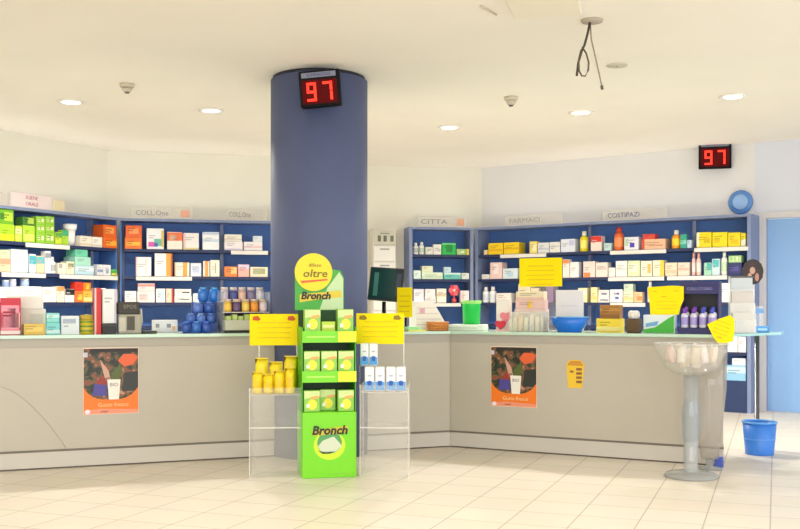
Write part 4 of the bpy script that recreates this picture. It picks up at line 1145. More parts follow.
# white desktop unit: till with raised body
t, k, l = cthing('cash_register', 'white cash register behind the red carton, left counter', 'cash register', 27, 0.42)
bm = BM(); box(bm, -0.18, 0.14, -0.1, 0.12, 0, 0.2, bev=0.008); obj('register_body', bm, mat((226, 224, 216), 0.5), t)
bm = BM(); prism(bm, [(-0.15, -0.08), (0.12, -0.08), (0.12, 0.1), (-0.15, 0.1)], 0.201, 0.30); obj('register_top', bm, mat((240, 238, 232), 0.5), t)
bm = BM(); box(bm, 0.02, 0.12, -0.104, -0.101, 0.06, 0.16); obj('side_panel', bm, mat((206, 204, 196), 0.5), t)
ccarton(22, 45, 324, 0.12, 'amber wooden looking box, low, in front of cash register', (226, 186, 84), [(0.0, 0.08, 0, 1, (110, 80, 30)), patch((240, 206, 110), 0.2, 0.9, 0.3, 0.7)], 0.1)
_, zt = ccarton(46, 60, 322.5, 0.15, 'turquoise carton, lower of pair, left counter', (130, 214, 214), [band((210, 240, 240), 0.1, 0.4)], 0.09)
ccarton(46.4, 59.6, 313, 0.15, 'turquoise carton, upper of pair, left counter', (140, 220, 214), [band((206, 240, 236), 0.5, 0.8)], 0.09, z=zt + 0.001)
ccarton(61, 79.5, 316, 0.16, 'white carton with grey print beside turquoise cartons, left counter', (230, 236, 240), [patch((170, 180, 200), 0.1, 0.8, 0.6, 0.85)], 0.1)
t, k, l = cthing('striped_jar', 'squat yellow and green striped jar beside the red folder', 'jar', 86.6, 0.2)
r = 6.4*k
bm = BM(); lathe(bm, [(0, 0), (r*0.95, 0), (r, 0.02), (r, 0.11), (0, 0.11)], 20); obj('jar_body', bm, mat((216, 190, 40), 0.35), t)
for z0 in (0.02, 0.055, 0.09):
    bm = BM(); lathe(bm, [(r*1.015, z0), (r*1.015, z0 + 0.014)], 20); obj('green_stripe', bm, mat((110, 150, 40), 0.4), t)
bm = BM(); lathe(bm, [(0, 0.111), (r*0.96, 0.111), (r*0.96, 0.15), (0, 0.155)], 20); obj('lid', bm, mat((200, 170, 60), 0.4), t)
ccarton(94.5, 101.4, 288, 0.2, 'tall narrow red folder standing on left counter', (214, 44, 40), [(0.0, 0.25, 0.0, 1.0, (240, 210, 206))], 0.2, name='folder', cat='folder', lines=False)
t, _ = ccarton(102, 116.6, 323.4, 0.2, 'low black box under white panel beside red folder', (34, 32, 34), [band((60, 58, 60), 0.7, 0.9)], 0.16, name='black_box')
ccarton(102.4, 116.4, 289, 0.2, 'tall white box standing on low black box beside red folder', (244, 244, 246), [(0.85, 1, 0, 1, (214, 210, 226)), (0, 0.08, 0, 1, (226, 226, 230))], 0.14, z=_ + 0.001)
# receipt printer
t, k, l = cthing('receipt_printer', 'grey receipt printer with dark top unit, left counter', 'printer', 129, 0.24)
w = 22*k
bm = BM(); box(bm, -w/2, w/2, -0.09, 0.09, 0.0, 0.155, bev=0.008); obj('printer_body', bm, mat((176, 170, 154), 0.5), t)
bm = BM(); box(bm, -w*0.14, w*0.2, -0.096, -0.0905, 0.03, 0.14); obj('paper_slot', bm, mat((84, 78, 68), 0.5), t)
bm = BM(); box(bm, -w*0.48, -w*0.2, -0.096, -0.0905, 0.02, 0.13); obj('key_block', bm, mat((206, 200, 184), 0.5), t)
bm = BM(); box(bm, -w*0.52, w*0.42, -0.08, 0.09, 0.156, 0.255, bev=0.006); o = obj('dark_top_unit', bm, mat((52, 48, 42), 0.5), t)
text('top_lettering', 'EPOS', 0.045, mat((140, 132, 116), 0.5), t, (0, -0.0815, 0.215))
bm = BM(); prism(bm, [(w*0.55, -0.08), (w*1.2, -0.06), (w*1.2, 0.04), (w*0.55, 0.06)], 0.0, 0.022); obj('card_cradle', bm, mat((60, 58, 54), 0.5), t)
bm = BM(); tube(bm, [(w*0.5, 0.02, 0.05), (w*0.56, 0.02, 0.1), (w*0.52, 0.03, 0.2)], 0.012); obj('cable', bm, mat((214, 210, 204), 0.5), t)
_t, zt = ccarton(153, 178, 320, 0.42, 'low white carton with two grey marks, between printer and blue packs', (236, 234, 238), [(0.1, 0.25, 0.4, 0.7, (150, 150, 160)), (0.55, 0.72, 0.4, 0.7, (150, 150, 160)), (0.78, 0.9, 0.2, 0.5, (240, 190, 120))], 0.1, lines=False)
# pyramid of shiny blue packs
def candy(label, px, d, z, wpx, h, col, drz=0.0):
    p, l = cpos(px, d)
    k = p.y/F
    t = thing('blue_pack', label, 'pack', (p.x, p.y, z), l.rz + drz, 'shiny blue wrapped packs piled on the left counter')
    w = wpx*k
    bm = BM(); lathe(bm, [(0, 0), (w*0.36, 0), (w*0.5, h*0.25), (w*0.5, h*0.7), (w*0.4, h*0.95), (0, h)], 14, sy=0.7); obj('pack_body', bm, mat(col, 0.22), t)
    bm = BM(); lathe(bm, [(0, h*0.985), (w*0.18, h*0.97), (w*0.34, h*1.12), (0, h*1.03)], 12, sy=0.7); obj('gathered_top', bm, mat(tuple(min(255, int(v*1.2 + 50)) for v in col), 0.22), t)
bl = (40, 92, 180)
DB = [('lowest row, leftmost', 186.5, 0.16, 9.6, 0.085, (36, 76, 160)), ('lowest row, second', 196.5, 0.16, 9.6, 0.085, (46, 104, 190)), ('lowest row, rightmost', 206.4, 0.16, 9.6, 0.085, (40, 80, 170))]
ds = thing('stepped_riser', 'dark blue stepped riser under the shiny blue packs on left counter', 'riser', (*cpos(200, 0.36)[0], WT), CL.rz)
steps = [(-0.14, 0.13, -0.085, 0.001, 0.075), (-0.09, 0.145, 0.002, 0.075, 0.16), (-0.05, 0.15, 0.076, 0.145, 0.255)]
for s in steps:
    bm = BM(); box(bm, s[0], s[1], s[2], s[3], 0, s[4]); obj('riser_step', bm, mat((40, 70, 150), 0.4), ds)
for lab, px, d, wp, h, c in DB: candy('shiny blue pack on left counter, ' + lab, px, d, WT, wp, h, c)
for lab, px, c in (('leftmost', 191, (70, 110, 190)), ('middle', 201, (90, 130, 206)), ('rightmost', 211, (60, 100, 180))): candy('shiny blue pack on first riser step, %s of three' % lab, px, 0.315, WT + 0.076, 9.4, 0.075, c)
for lab, px, c in (('left', 198, (96, 130, 210)), ('right', 209, (54, 96, 186))): candy('shiny blue pack on second riser step, %s of two' % lab, px, 0.398, WT + 0.161, 10.2, 0.085, c)
for lab, px, c in (('left', 203, (50, 120, 210)), ('right', 214.5, (44, 130, 226))): candy('shiny blue pack on highest riser step, %s of two' % lab, px, 0.468, WT + 0.256, 10.6, 0.11, c)
# two tier candy rack
rk, k, l = cthing('tiered_rack', 'clear two tier rack of small jars, beside the pillar', 'rack', 244.5, 0.22)
w = 46*k
for s in (-1, 1):
    bm = BM(); box(bm, s*w/2 - 0.004, s*w/2 + 0.004, -0.1, 0.16, 0, 0.34); obj('rack_side', bm, clear((220, 224, 226), 0.2), rk)
for y0, y1, z in ((-0.1, 0.025, 0.165), (0.03, 0.16, 0.255)):
    bm = BM(); box(bm, -w/2 + .005, w/2 - .005, y0, y1, z, z + 0.008); obj('rack_shelf', bm, mat((206, 200, 196), 0.4), rk)
bm = BM(); box(bm, -w/2 + .005, w/2 - .005, 0.161, 0.168, 0, 0.34); obj('rack_back', bm, mat((60, 50, 74), 0.5), rk)
bm = BM(); box(bm, -w/2 + .005, w*0.46, -0.08, 0.1, 0.0, 0.02); obj('dark_base', bm, mat((40, 40, 44), 0.5), rk)
R_l = Matrix.Rotation(l.rz, 2)
def on_rack(x, y): 
    v = R_l @ Vector((x, y)); return rk.location.x + v.x, rk.location.y + v.y
cols_f = [((236, 190, 70), 'yellow'), ((96, 70, 110), 'purple'), ((240, 200, 90), 'pale yellow'), ((240, 150, 50), 'orange'), ((230, 214, 224), 'pinkish white')]
for i, (c, cn) in enumerate(cols_f):
    x = -w/2 + w*(0.11 + 0.195*i)
    t = thing('sweet_jar', 'small %s sweet jar on the front tier of clear rack' % cn, 'jar', (*on_rack(x, -0.04), WT + 0.174), l.rz, 'sweet jars in the clear rack')
    jar(t, w*0.17, w*0.17, 0.105, c, (214, 190, 170), [tuple(min(255, v + 20) for v in c)])
cols_b = [((206, 196, 214), 'lilac'), ((70, 80, 150), 'blue'), ((230, 190, 170), 'peach'), ((130, 120, 160), 'violet'), ((220, 220, 226), 'white')]
for i, (c, cn) in enumerate(cols_b):
    x = -w/2 + w*(0.11 + 0.195*i)
    t = thing('sweet_jar', 'small %s sweet jar on the rear tier of clear rack' % cn, 'jar', (*on_rack(x, 0.095), WT + 0.264), l.rz, 'sweet jars in the clear rack')
    jar(t, w*0.165, w*0.165, 0.115, c, (226, 214, 210), [tuple(min(255, v + 24) for v in c)])
_t = thing('leaflet_tray', 'pale green tray of leaflets under the clear rack of jars', 'tray', (*on_rack(-0.08, -0.02), WT + 0.021), l.rz)
bm = BM(); box(bm, -0.10, 0.17, -0.075, 0.05, 0, 0.085, bev=0.004); obj('tray_body', bm, mat((206, 206, 186), 0.4), _t)
bm = BM()
for i in range(5): box(bm, -0.085 + 0.05*i, -0.045 + 0.05*i, -0.05, 0.03, 0.086, 0.118 + 0.012*(i % 2))
_o = obj('leaflets', bm, mat((196, 220, 130), 0.4), _t); _o['kind'] = 'stuff'
t = thing('small_pouch', 'small orange brown pouch at the left end of clear rack', 'pouch', (*cpos(217, 0.285)[0], WT + 0.0), CL.rz)
bpy.data.objects.remove(t)

# monitor beside the pillar
t, k, l = cthing('monitor', 'dark green screened monitor turned aside, beside the pillar', 'monitor', 384, 0.34)
bm = BM(); lathe(bm, [(0, 0), (0.09, 0), (0.085, 0.015), (0.02, 0.02), (0.018, 0.26), (0, 0.26)], 20, sy=0.8); obj('stand', bm, black, t)
hd_ = obj('screen_housing', (lambda b: (box(b, -0.16, 0.15, -0.02, 0.025, 0.0, 0.30, bev=0.006), b)[1])(BM()), mat((24, 32, 34), 0.4), t, (0, -0.03, 0.265), (math.radians(-9), math.radians(4), math.radians(-32)))
bm = BM(); box(bm, -0.148, 0.085, -0.0225, -0.0205, 0.02, 0.285); obj('screen', bm, mat((14, 62, 56), 0.25), hd_)
bm = BM(); box(bm, -0.115, -0.075, -0.024, -0.0226, 0.04, 0.25); obj('bright_strip', bm, mat((70, 130, 112), 0.3), hd_)
bm = BM(); box(bm, 0.09, 0.13, -0.0225, -0.0205, 0.05, 0.25); obj('button_strip', bm, mat((60, 70, 90), 0.3), hd_)
# beige keyboard drawer under the screen
t, k, l = cthing('till_tray', 'cream till tray under the turned monitor', 'tray', 386, 0.13)
bm = BM(); box(bm, -0.08, 0.07, -0.05, 0.05, 0.0, 0.15, bev=0.006); obj('tray_body', bm, mat((226, 206, 168), 0.5), t)
bm = BM(); box(bm, -0.07, 0.06, -0.052, -0.0505, 0.1, 0.13); obj('tray_slot', bm, mat((120, 100, 80), 0.5), t)
# narrow yellow sign on a black post
t, k, l = cthing('notice_stand', 'narrow yellow notice on a black post between monitor and paper pile', 'sign', 405.5, 0.17, drz=math.radians(-50))
bm = BM(); lathe(bm, [(0, 0), (0.045, 0), (0.04, 0.012), (0.012, 0.02), (0.011, 0.34), (0, 0.34)], 14); obj('black_post', bm, black, t)
bm = BM(); box(bm, -0.075, 0.075, -0.018, -0.0125, 0.12, 0.385); o = obj('yellow_paper', bm, ynot, t)
bm = BM()
for q in range(4): box(bm, -0.05, 0.05, -0.0195, -0.0182, 0.17 + 0.045*q, 0.178 + 0.045*q)
obj('print_lines', bm, yprint, t)
# slumped stack of white paper bags
t, k, l = cthing('paper_bag_stack', 'slanting pile of white paper bags between monitor and orange basket', 'paper bags', 426, 0.40)
bm = BM(); slab_xz(bm, [(-0.13, 0.0), (0.17, 0.0), (0.165, 0.05), (0.04, 0.25), (-0.03, 0.27), (-0.13, 0.26)], -0.09, 0.09); obj('bag_pile', bm, mat((240, 234, 230), 0.6), t)
for q in range(4):
    bm = BM(); slab_xz(bm, [(-0.128, 0.05 + 0.05*q), (0.135 - 0.025*q, 0.05 + 0.05*q), (0.135 - 0.025*q, 0.056 + 0.05*q), (-0.128, 0.056 + 0.05*q)], -0.093, -0.0902); obj('bag_edge', bm, mat((206, 200, 200), 0.6), t)
bm = BM(); slab_xz(bm, [(-0.1, 0.15), (-0.05, 0.15), (-0.05, 0.2), (-0.1, 0.2)], -0.095, -0.0932); obj('pink_print', bm, mat((214, 170, 190), 0.6), t)
# orange brown basket
t, k, l = cthing('wicker_basket', 'small orange brown basket in front of white paper pile', 'basket', 437.5, 0.16)
bm = BM(); prism(bm, [(-0.085, -0.045), (0.085, -0.045), (0.085, 0.045), (-0.085, 0.045)], 0.0, 0.01); obj('basket_floor', bm, mat((150, 90, 40), 0.6), t)
bm = BM()
for z in (0.012, 0.032, 0.052, 0.072):
    s = 1 + z*1.6
    tube(bm, [(0.085*s*math.copysign(abs(math.cos(a))**0.6, math.cos(a)), 0.045*s*math.copysign(abs(math.sin(a))**0.6, math.sin(a)), z) for a in [2*PI*i/24 for i in range(25)]], 0.0105, 6)
obj('woven_wall', bm, mat((206, 128, 56), 0.6, noise=0.2, nscale=60), t)
bm = BM(); lathe(bm, [(0, 0.012), (0.07, 0.012), (0.06, 0.07), (0, 0.085)], 14, sy=0.5); obj('basket_filling', bm, mat((240, 190, 150), 0.6), t)
t, k, l = cthing('leaflet_pile', 'flat yellow and green leaflet pile at counter edge, below narrow notice', 'leaflets', 416, 0.03)
bm = BM(); box(bm, -0.085, 0.075, -0.045, 0.035, 0, 0.014); obj('yellow_leaflet', bm, mat((232, 232, 90), 0.5), t)
bm = BM(); box(bm, -0.08, 0.03, -0.01, 0.06, 0.0145, 0.04); obj('green_leaflet', bm, mat((150, 220, 170), 0.5), t)
# white tray with the green tumbler
t, k, l = cthing('white_tray', 'low white tray along the counter under the green tumbler', 'tray', 470, 0.30)
bm = BM(); box(bm, -0.19, 0.13, -0.11, 0.12, 0, 0.055, bev=0.006); obj('tray_body', bm, mat((232, 240, 230), 0.4), t)
bm = BM(); box(bm, -0.18, 0.12, -0.112, -0.1102, 0.02, 0.03); obj('tray_line', bm, mat((190, 214, 196), 0.4), t)
tz = WT + 0.056
p, l = cpos(471.5, 0.34); k = p.y/F
t = thing('green_tumbler', 'bright green plastic tumbler with pale green rim on white tray', 'tumbler', (p.x, p.y, tz), 0)
bm = BM(); lathe(bm, [(0, 0), (8.4*k, 0), (9.2*k, 0.18), (9.2*k, 0.20), (8.2*k, 0.20), (7.8*k, 0.02), (0, 0.02)], 24); obj('cup', bm, mat((24, 200, 80), 0.35), t)
bm = BM(); lathe(bm, [(9.3*k, 0.185), (10*k, 0.19), (10*k, 0.215), (8.4*k, 0.215), (8.4*k, 0.202)], 24); obj('rim', bm, mat((160, 230, 120), 0.35), t)
# pink heart ornaments
t, k, l = cthing('heart_ornament', 'pink and red ornament on a white card, right of green tumbler', 'ornament', 505, 0.34)
bm = BM(); box(bm, -0.085, 0.06, 0.0, 0.02, 0.0, 0.29, bev=0.003); obj('white_card', bm, mat((244, 234, 228), 0.5), t)
def heart(bm, cx_, cz_, s, y0, y1):
    pts = []
    for i in range(24):
        a = 2*PI*i/24
        pts.append((cx_ + s*0.06*16*math.sin(a)**3/1.0, cz_ + s*0.06*(13*math.cos(a) - 5*math.cos(2*a) - 2*math.cos(3*a) - math.cos(4*a))))
    slab_xz(bm, pts, y0, y1)
bm = BM(); heart(bm, 0.01, 0.125, 0.055, -0.02, -0.0005); obj('pink_heart', bm, mat((240, 140, 156), 0.4), t)
bm = BM(); heart(bm, -0.03, 0.055, 0.05, -0.045, -0.021); obj('red_heart', bm, mat((222, 50, 74), 0.4), t)
bm = BM(); box(bm, -0.08, 0.05, -0.045, -0.001, 0, 0.012); obj('foot', bm, mat((240, 200, 200), 0.5), t)
# clear box with cartons and yellow notice behind
t, k, l = cthing('clear_bin', 'clear plastic bin of cream sachets on the right counter', 'bin', 529, 0.14)
w = 35*k
bm = BM()
box(bm, -w/2, w/2, -0.075, -0.072, 0, 0.17); box(bm, -w/2, w/2, 0.072, 0.075, 0, 0.17); box(bm, -w/2, -w/2 + .003, -0.0715, 0.0715, 0, 0.17); box(bm, w/2 - .003, w/2, -0.0715, 0.0715, 0, 0.17); box(bm, -w/2 + .004, w/2 - .004, -0.071, 0.071, 0, 0.003)
obj('bin_walls', bm, clear((236, 238, 230), 0.22), t)
for i in range(6):
    p, l2 = cpos(515 + 5.6*i, 0.15)
    s = pouch('cream sachet in clear bin, %s from left' % NUM[i], (p.x, p.y, WT + 0.004), l2.rz + random.uniform(-0.2, 0.2), 0.040, 0.05, 0.13 + 0.02*(i % 2), [(236, 226, 190), (240, 210, 170), (226, 230, 206), (232, 222, 214), (240, 232, 206), (226, 220, 206)][i], 'cream sachets in the clear bin', name='sachet')
_, z1_ = ccarton(514, 546, 309, 0.30, 'wide pink and black carton behind clear bin of sachets', (240, 212, 204), [(0.35, 0.95, 0.02, 0.45, (66, 60, 54)), (0.0, 0.3, 0.1, 0.6, (242, 170, 180))], 0.09)
_, z2_ = ccarton(515, 545, 300, 0.30, 'flat pink carton with yellow dot, middle of pile behind clear bin', (240, 200, 190), [(0.42, 0.56, 0.1, 0.9, (240, 200, 60))], 0.09, z=z1_ + .001)
ccarton(515.6, 544, 291.4, 0.30, 'flat cream carton, topmost of pile behind clear bin', (240, 226, 190), [band((236, 190, 180), 0.05, 0.3)], 0.09, z=z2_ + .001)
p, l = cpos(540.6, 0.50); k = p.y/F
t = thing('notice_stand', 'plain yellow notice on a clear holder, above the blue bowl', 'sign', (p.x, p.y, WT), l.rz)
bm = BM(); box(bm, -0.17, 0.17, -0.03, 0.06, 0, 0.006); obj('holder_base', bm, acr_edge, t)
bm = BM(); box(bm, -0.17, 0.17, 0.002, 0.006, 0.0062, 0.64); obj('holder_sheet', bm, acr, t)
w, h = 43*k*1.04, 28.5*k
s = thing('notice_sheet', 'yellow notice in clear holder in front of right shelving', 'sign', (p.x, p.y, CH + (HY - 286.5)*k), l.rz, 'yellow notices')
yellow_sheet(s, w, h, False, 5)
# make the holder one thing with its own label, the sheet another
t['label'] = 'tall clear sign holder behind the pink cartons on right counter'
t.name = 'sign_holder'; t['category'] = 'sign holder'
# white card and blue bowl
t, k, l = cthing('blue_bowl', 'flared blue glass bowl at the edge of right counter', 'bowl', 569.5, 0.17)
bm = BM(); lathe(bm, [(0, 0), (0.10, 0), (0.105, 0.012), (0.14, 0.06), (0.165, 0.125), (0.158, 0.127), (0.132, 0.065), (0.09, 0.02), (0, 0.016)], 28, sy=0.75); obj('bowl_body', bm, mat((30, 116, 220), 0.15), t)
bm = BM(); lathe(bm, [(0.165, 0.1255), (0.172, 0.13), (0.160, 0.132), (0.158, 0.1275)], 28, sy=0.75); obj('pale_rim', bm, mat((130, 196, 244), 0.15), t)
t, k, l = cthing('price_card', 'blank white card standing behind the blue bowl', 'card', 569.5, 0.36)
bm = BM(); box(bm, -14.4*k, 14.4*k, 0, 0.008, 0, 0.36, bev=0.002); obj('card_sheet', bm, mat((238, 234, 232), 0.5), t)
bm = BM(); box(bm, -9*k, 9*k, -0.002, -0.0002, 0.22, 0.225); obj('faint_line', bm, mat((214, 208, 206), 0.5), t)
bm = BM(); box(bm, -8*k, 8*k, 0.009, 0.09, 0, 0.006); obj('card_foot', bm, mat((220, 216, 214), 0.5), t)
# brown tray on yellow box
_, zt = ccarton(596, 621, 318.6, 0.28, 'flat yellow box under the brown box on right counter', (250, 220, 60), [band((252, 236, 150), 0.1, 0.4)], 0.12)
ccarton(599.5, 619.6, 305, 0.28, 'brown box on the flat yellow box', (166, 112, 40), [band((140, 92, 30), 0.0, 0.3), band((190, 136, 60), 0.55, 0.75)], 0.11, z=zt + .001)
# dark brown planter box with white heads
t, k, l = cthing('brown_pot', 'square dark brown pot holding white tufts, beside the green box', 'pot', 634, 0.16)
w = 13.4*k
bm = BM(); prism(bm, [(-w*0.42, -w*0.42), (w*0.42, -w*0.42), (w*0.42, w*0.42), (-w*0.42, w*0.42)], 0, 0.006); box(bm, -w/2, w/2, -w/2, w/2, 0.007, 0.115, bev=0.004); obj('pot_body', bm, mat((84, 58, 26), 0.5), t)
bm = BM()
for i in range(7):
    a = 2*PI*i/7
    lathe(bm, [(0, 0.116), (0.014, 0.118), (0.022, 0.145), (0.016, 0.175), (0, 0.185)], 8, 0.028*math.cos(a), 0.028*math.sin(a))
_o = obj('white_tuft', bm, mat((232, 226, 220), 0.6, noise=0.1, nscale=50), t); _o['kind'] = 'stuff'
# green blue box with a yellow notice on top
t, k, l = cthing('nappy_box', 'green white and blue box carrying a large yellow notice', 'box', 660, 0.2)
w = 30.5*k
bm = BM(); box(bm, -w/2, w/2, -0.05, 0.06, 0, 0.15, bev=0.004); obj('carton_body', bm, mat((226, 236, 240), 0.4), t)
bm = BM(); slab_xz(bm, [(-w/2 + .001, 0.004), (w/2 - .001, 0.004), (w/2 - .001, 0.146), (w*0.3, 0.12), (-w*0.1, 0.05), (-w/2 + .001, 0.03)], -0.0525, -0.0502); obj('green_swoosh', bm, mat((60, 176, 50), 0.4), t)
bm = BM(); slab_xz(bm, [(-w*0.42, 0.05), (-w*0.05, 0.065), (0.0, 0.10), (-w*0.40, 0.08)], -0.054, -0.0526); obj('blue_print', bm, mat((110, 170, 220), 0.4), t)
p, l = cpos(665.5, 0.185); k = p.y/F
s = thing('notice_sheet', 'crumpled yellow notice leaning on the green box, right counter', 'sign', (p.x, p.y, WT + 0.152), CR.rz*0.6, 'yellow notices')
w, h = 35*k, 29*k
bm = BM(); slab_xz(bm, [(-w*0.42, 0), (w*0.36, 0.0), (w*0.42, h*0.3), (w*0.5, h*0.5), (w*0.5, h*0.97), (w*0.2, h), (-w*0.5, h*0.95), (-w*0.44, h*0.4)], -0.003, 0.0); obj('yellow_paper', bm, ynot, s)
bm = BM()
for (a, b_) in ((-0.3, 0.78), (0.3, 0.8), (-0.05, 0.6)): box(bm, w*a - 0.02, w*a + 0.02, -0.0045, -0.0031, h*b_, h*b_ + 0.008)
for q in range(3): box(bm, -w*0.25, w*0.3, -0.0045, -0.0031, h*(0.2 + 0.12*q), h*(0.2 + 0.12*q) + 0.004)
obj('print_lines', bm, yprint, s)
# navy display with purple and white bottles
t, k, l = cthing('counter_display', 'dark navy counter display holding purple and white bottles', 'display', 700, 0.30)
w = 38*k
nv = mat((42, 40, 104), 0.45)
bm = BM(); box(bm, -w/2, w/2, -0.12, 0.1, 0, 0.045, bev=0.003); obj('display_base', bm, nv, t)
for s in (-1, 1):
    bm = BM(); slab_xz(bm, [(0, 0)]*0 or [(0, 0), (0.001, 0), (0.001, 0.001)], 0, 0.001); bm.free()
    bm = BM(); x = s*w/2; box(bm, min(x, x - s*0.012), max(x, x - s*0.012), -0.02, 0.1, 0.046, 0.39); obj('display_side', bm, nv, t)
bm = BM(); box(bm, -w/2 + .013, w/2 - .013, 0.09, 0.1, 0.046, 0.39); obj('display_back', bm, mat((24, 22, 40), 0.5), t)
bm = BM(); box(bm, -w/2, w/2, -0.02, 0.1, 0.391, 0.42); box(bm, -w/2 + .013, w/2 - .013, -0.02, -0.01, 0.32, 0.39); hh_ = obj('display_header', bm, nv, t)
text('header_lettering', 'COLLUTORIO', 0.032, mat((150, 150, 206), 0.5), t, (0.0, -0.022, 0.36))
R_r = Matrix.Rotation(CR.rz, 2)
for row, yy in ((0, -0.075), (1, -0.01)):
    for i in range(4):
        x = -w*0.345 + w*0.23*i
        v = R_r @ Vector((x, yy))
        b = thing('purple_bottle', 'white bottle with violet cap in navy display, %s row, %s from left' % (('front', 'back')[row], NUM[i]), 'bottle', (t.location.x + v.x, t.location.y + v.y, WT + 0.046), CR.rz, 'violet capped bottles in the navy display')
        bottle(b, w*0.18, w*0.18, 0.155 if row == 0 else 0.17, (226, 224, 244), (130, 70, 190) if i < 2 else (80, 90, 200), [(176, 160, 226)])
# yellow diamond notice drooping at the counter edge
p, l = cpos(722, -0.06); k = p.y/F
s = thing('notice_sheet', 'yellow notice turned on its corner at the right counter end', 'sign', (p.x, p.y, CH + (HY - 328.5)*k), rot=(math.radians(-6), math.radians(20), CR.rz*0.4), group='yellow notices')
bm = BM(); slab_xz(bm, [(a*k, b_*k) for a, b_ in ((-15, -1), (-6, 8), (3, 15.5), (8, 13), (12, 2), (14, -8), (4, -16.5), (-4, -12))], -0.003, 0.0); obj('yellow_paper', bm, ynot, s)
bm = BM()
for q in range(4): box(bm, -8*k, 7*k, -0.0045, -0.0031, (-6 + 4*q)*k, (-5.3 + 4*q)*k)
box(bm, -2*k, 3*k, -0.0045, -0.0031, -10*k, -8.5*k)
obj('print_lines', bm, yprint, s)
bm = BM(); tube(bm, [(0, 0.0, 6*k), (0, 0.04, 7*k), (0.0, 0.07, -0.02)], 0.004); obj('clip_wire', bm, mat((200, 200, 200), 0.4), s)
# clear leaflet tower with a picture card
t, k, l = cthing('leaflet_holder', 'clear leaflet tower with a dark picture card on top, right counter end', 'leaflet holder', 716, 0.58, drz=math.radians(20))
bpy.data.objects.remove(t)
tx, ty = 2.83, 8.26
k = ty/F
t = thing('leaflet_holder', 'clear leaflet tower with a dark picture card on top, on glass shelf', 'leaflet holder', (tx, ty, WT + 0.0005), math.radians(-8))
for z0, y0, h, c in ((0.0, -0.045, 0.17, (226, 220, 214)), (0.09, -0.01, 0.25, (216, 208, 202)), (0.2, 0.028, 0.26, (206, 214, 220))):
    bm = BM(); box(bm, -0.10, 0.10, y0, y0 + 0.003, z0, z0 + h*0.62); obj('clear_pocket', bm, acr_edge, t)
    bm = BM(); box(bm, -0.085, 0.085, y0 + 0.006, y0 + 0.018, z0 + 0.004, z0 + h); obj('leaflet', bm, mat(c, 0.5), t)
bm = BM(); box(bm, -0.105, 0.105, 0.05, 0.055, 0, 0.47); obj('clear_back', bm, acr_edge, t)
bm = BM(); box(bm, -0.105, 0.105, -0.06, 0.055, -0.0, 0.003); obj('clear_foot', bm, acr_edge, t)
bm = BM(); box(bm, -0.09, 0.1, 0.03, 0.036, 0.455, 0.47); obj('dark_clip', bm, mat((90, 84, 84), 0.5), t)
pts = [(0.09 + 0.085*math.cos(2*PI*i/28)*(1 + 0.06*math.sin(3*i)), 0.505 + 0.105*math.sin(2*PI*i/28)) for i in range(28)]
bm = BM(); slab_xz(bm, pts, 0.044, 0.049); pc = obj('picture_card', bm, mat((50, 34, 34), 0.5, noise=0.3, nscale=30), t)
for (cx_, cz_, rx, rz_, c) in ((0.087, 0.515, 0.022, 0.03, (206, 160, 140)), (0.065, 0.455, 0.018, 0.04, (214, 170, 150)), (0.123, 0.46, 0.016, 0.035, (190, 140, 120))):
    bm = BM(); slab_xz(bm, [(cx_ + rx*math.cos(2*PI*i/16), cz_ + rz_*math.sin(2*PI*i/16)) for i in range(16)], 0.0415, 0.0435); obj('pale_print', bm, mat(c, 0.5), pc)
# small blue pack and clear stub on the glass side shelf
t = thing('blue_pack', 'small flat blue pack on the glass side shelf', 'pack', (3.06, 8.45, WT - 0.001), math.radians(-10))
bm = BM(); box(bm, -0.055, 0.055, -0.03, 0.03, 0, 0.052, bev=0.006); obj('pack_body', bm, mat((70, 150, 220), 0.4), t)
bm = BM(); box(bm, -0.04, 0.035, -0.032, -0.0302, 0.016, 0.036); obj('white_print', bm, mat((170, 210, 244), 0.4), t)
t = thing('clear_card_box', 'tall clear box with blue print beside the leaflet tower', 'box', (3.075, 8.60, WT - 0.001), math.radians(-10))
bm = BM(); box(bm, -0.05, 0.05, -0.03, 0.03, 0, 0.22); obj('box_walls', bm, clear((220, 224, 230), 0.12), t)
bm = BM(); box(bm, -0.045, 0.045, -0.033, -0.0305, 0.16, 0.2); obj('blue_print', bm, mat((120, 170, 226), 0.4), t)

# ------------------------------------------------------------------ clear pedestal bowl before the right counter
px_, py_ = 2.115, 7.27
t = thing('pedestal_bowl', 'clear plastic pedestal bowl standing on floor before the right counter', 'pedestal', (px_, py_, 0))
cp = clear((206, 214, 216), 0.30)
bm = BM(); lathe(bm, [(0, 0), (0.19, 0), (0.195, 0.012), (0.18, 0.028), (0.06, 0.036), (0, 0.036)], 36); obj('round_base', bm, clear((206, 210, 210), 0.45), t)
bm = BM(); lathe(bm, [(0.052, 0.037), (0.052, 0.74), (0.044, 0.74), (0.044, 0.037)], 24); obj('column', bm, clear((206, 210, 212), 0.30), t)
bm = BM(); lathe(bm, [(0, 0.742), (0.10, 0.742), (0.19, 0.80), (0.255, 0.93), (0.262, 0.965), (0.25, 0.965), (0.243, 0.93), (0.18, 0.81), (0.095, 0.752), (0, 0.752)], 36); obj('bowl', bm, clear((236, 236, 232), 0.14), t)
bm = BM(); lathe(bm, [(0.262, 0.966), (0.268, 0.972), (0.25, 0.974), (0.249, 0.967)], 36); obj('bowl_rim', bm, clear((230, 232, 230), 0.5), t)
bm = BM(); lathe(bm, [(0.05, 0.25), (0.058, 0.30), (0.066, 0.46), (0.05, 0.56)], 20); obj('collar', bm, clear((180, 190, 198), 0.35), t)
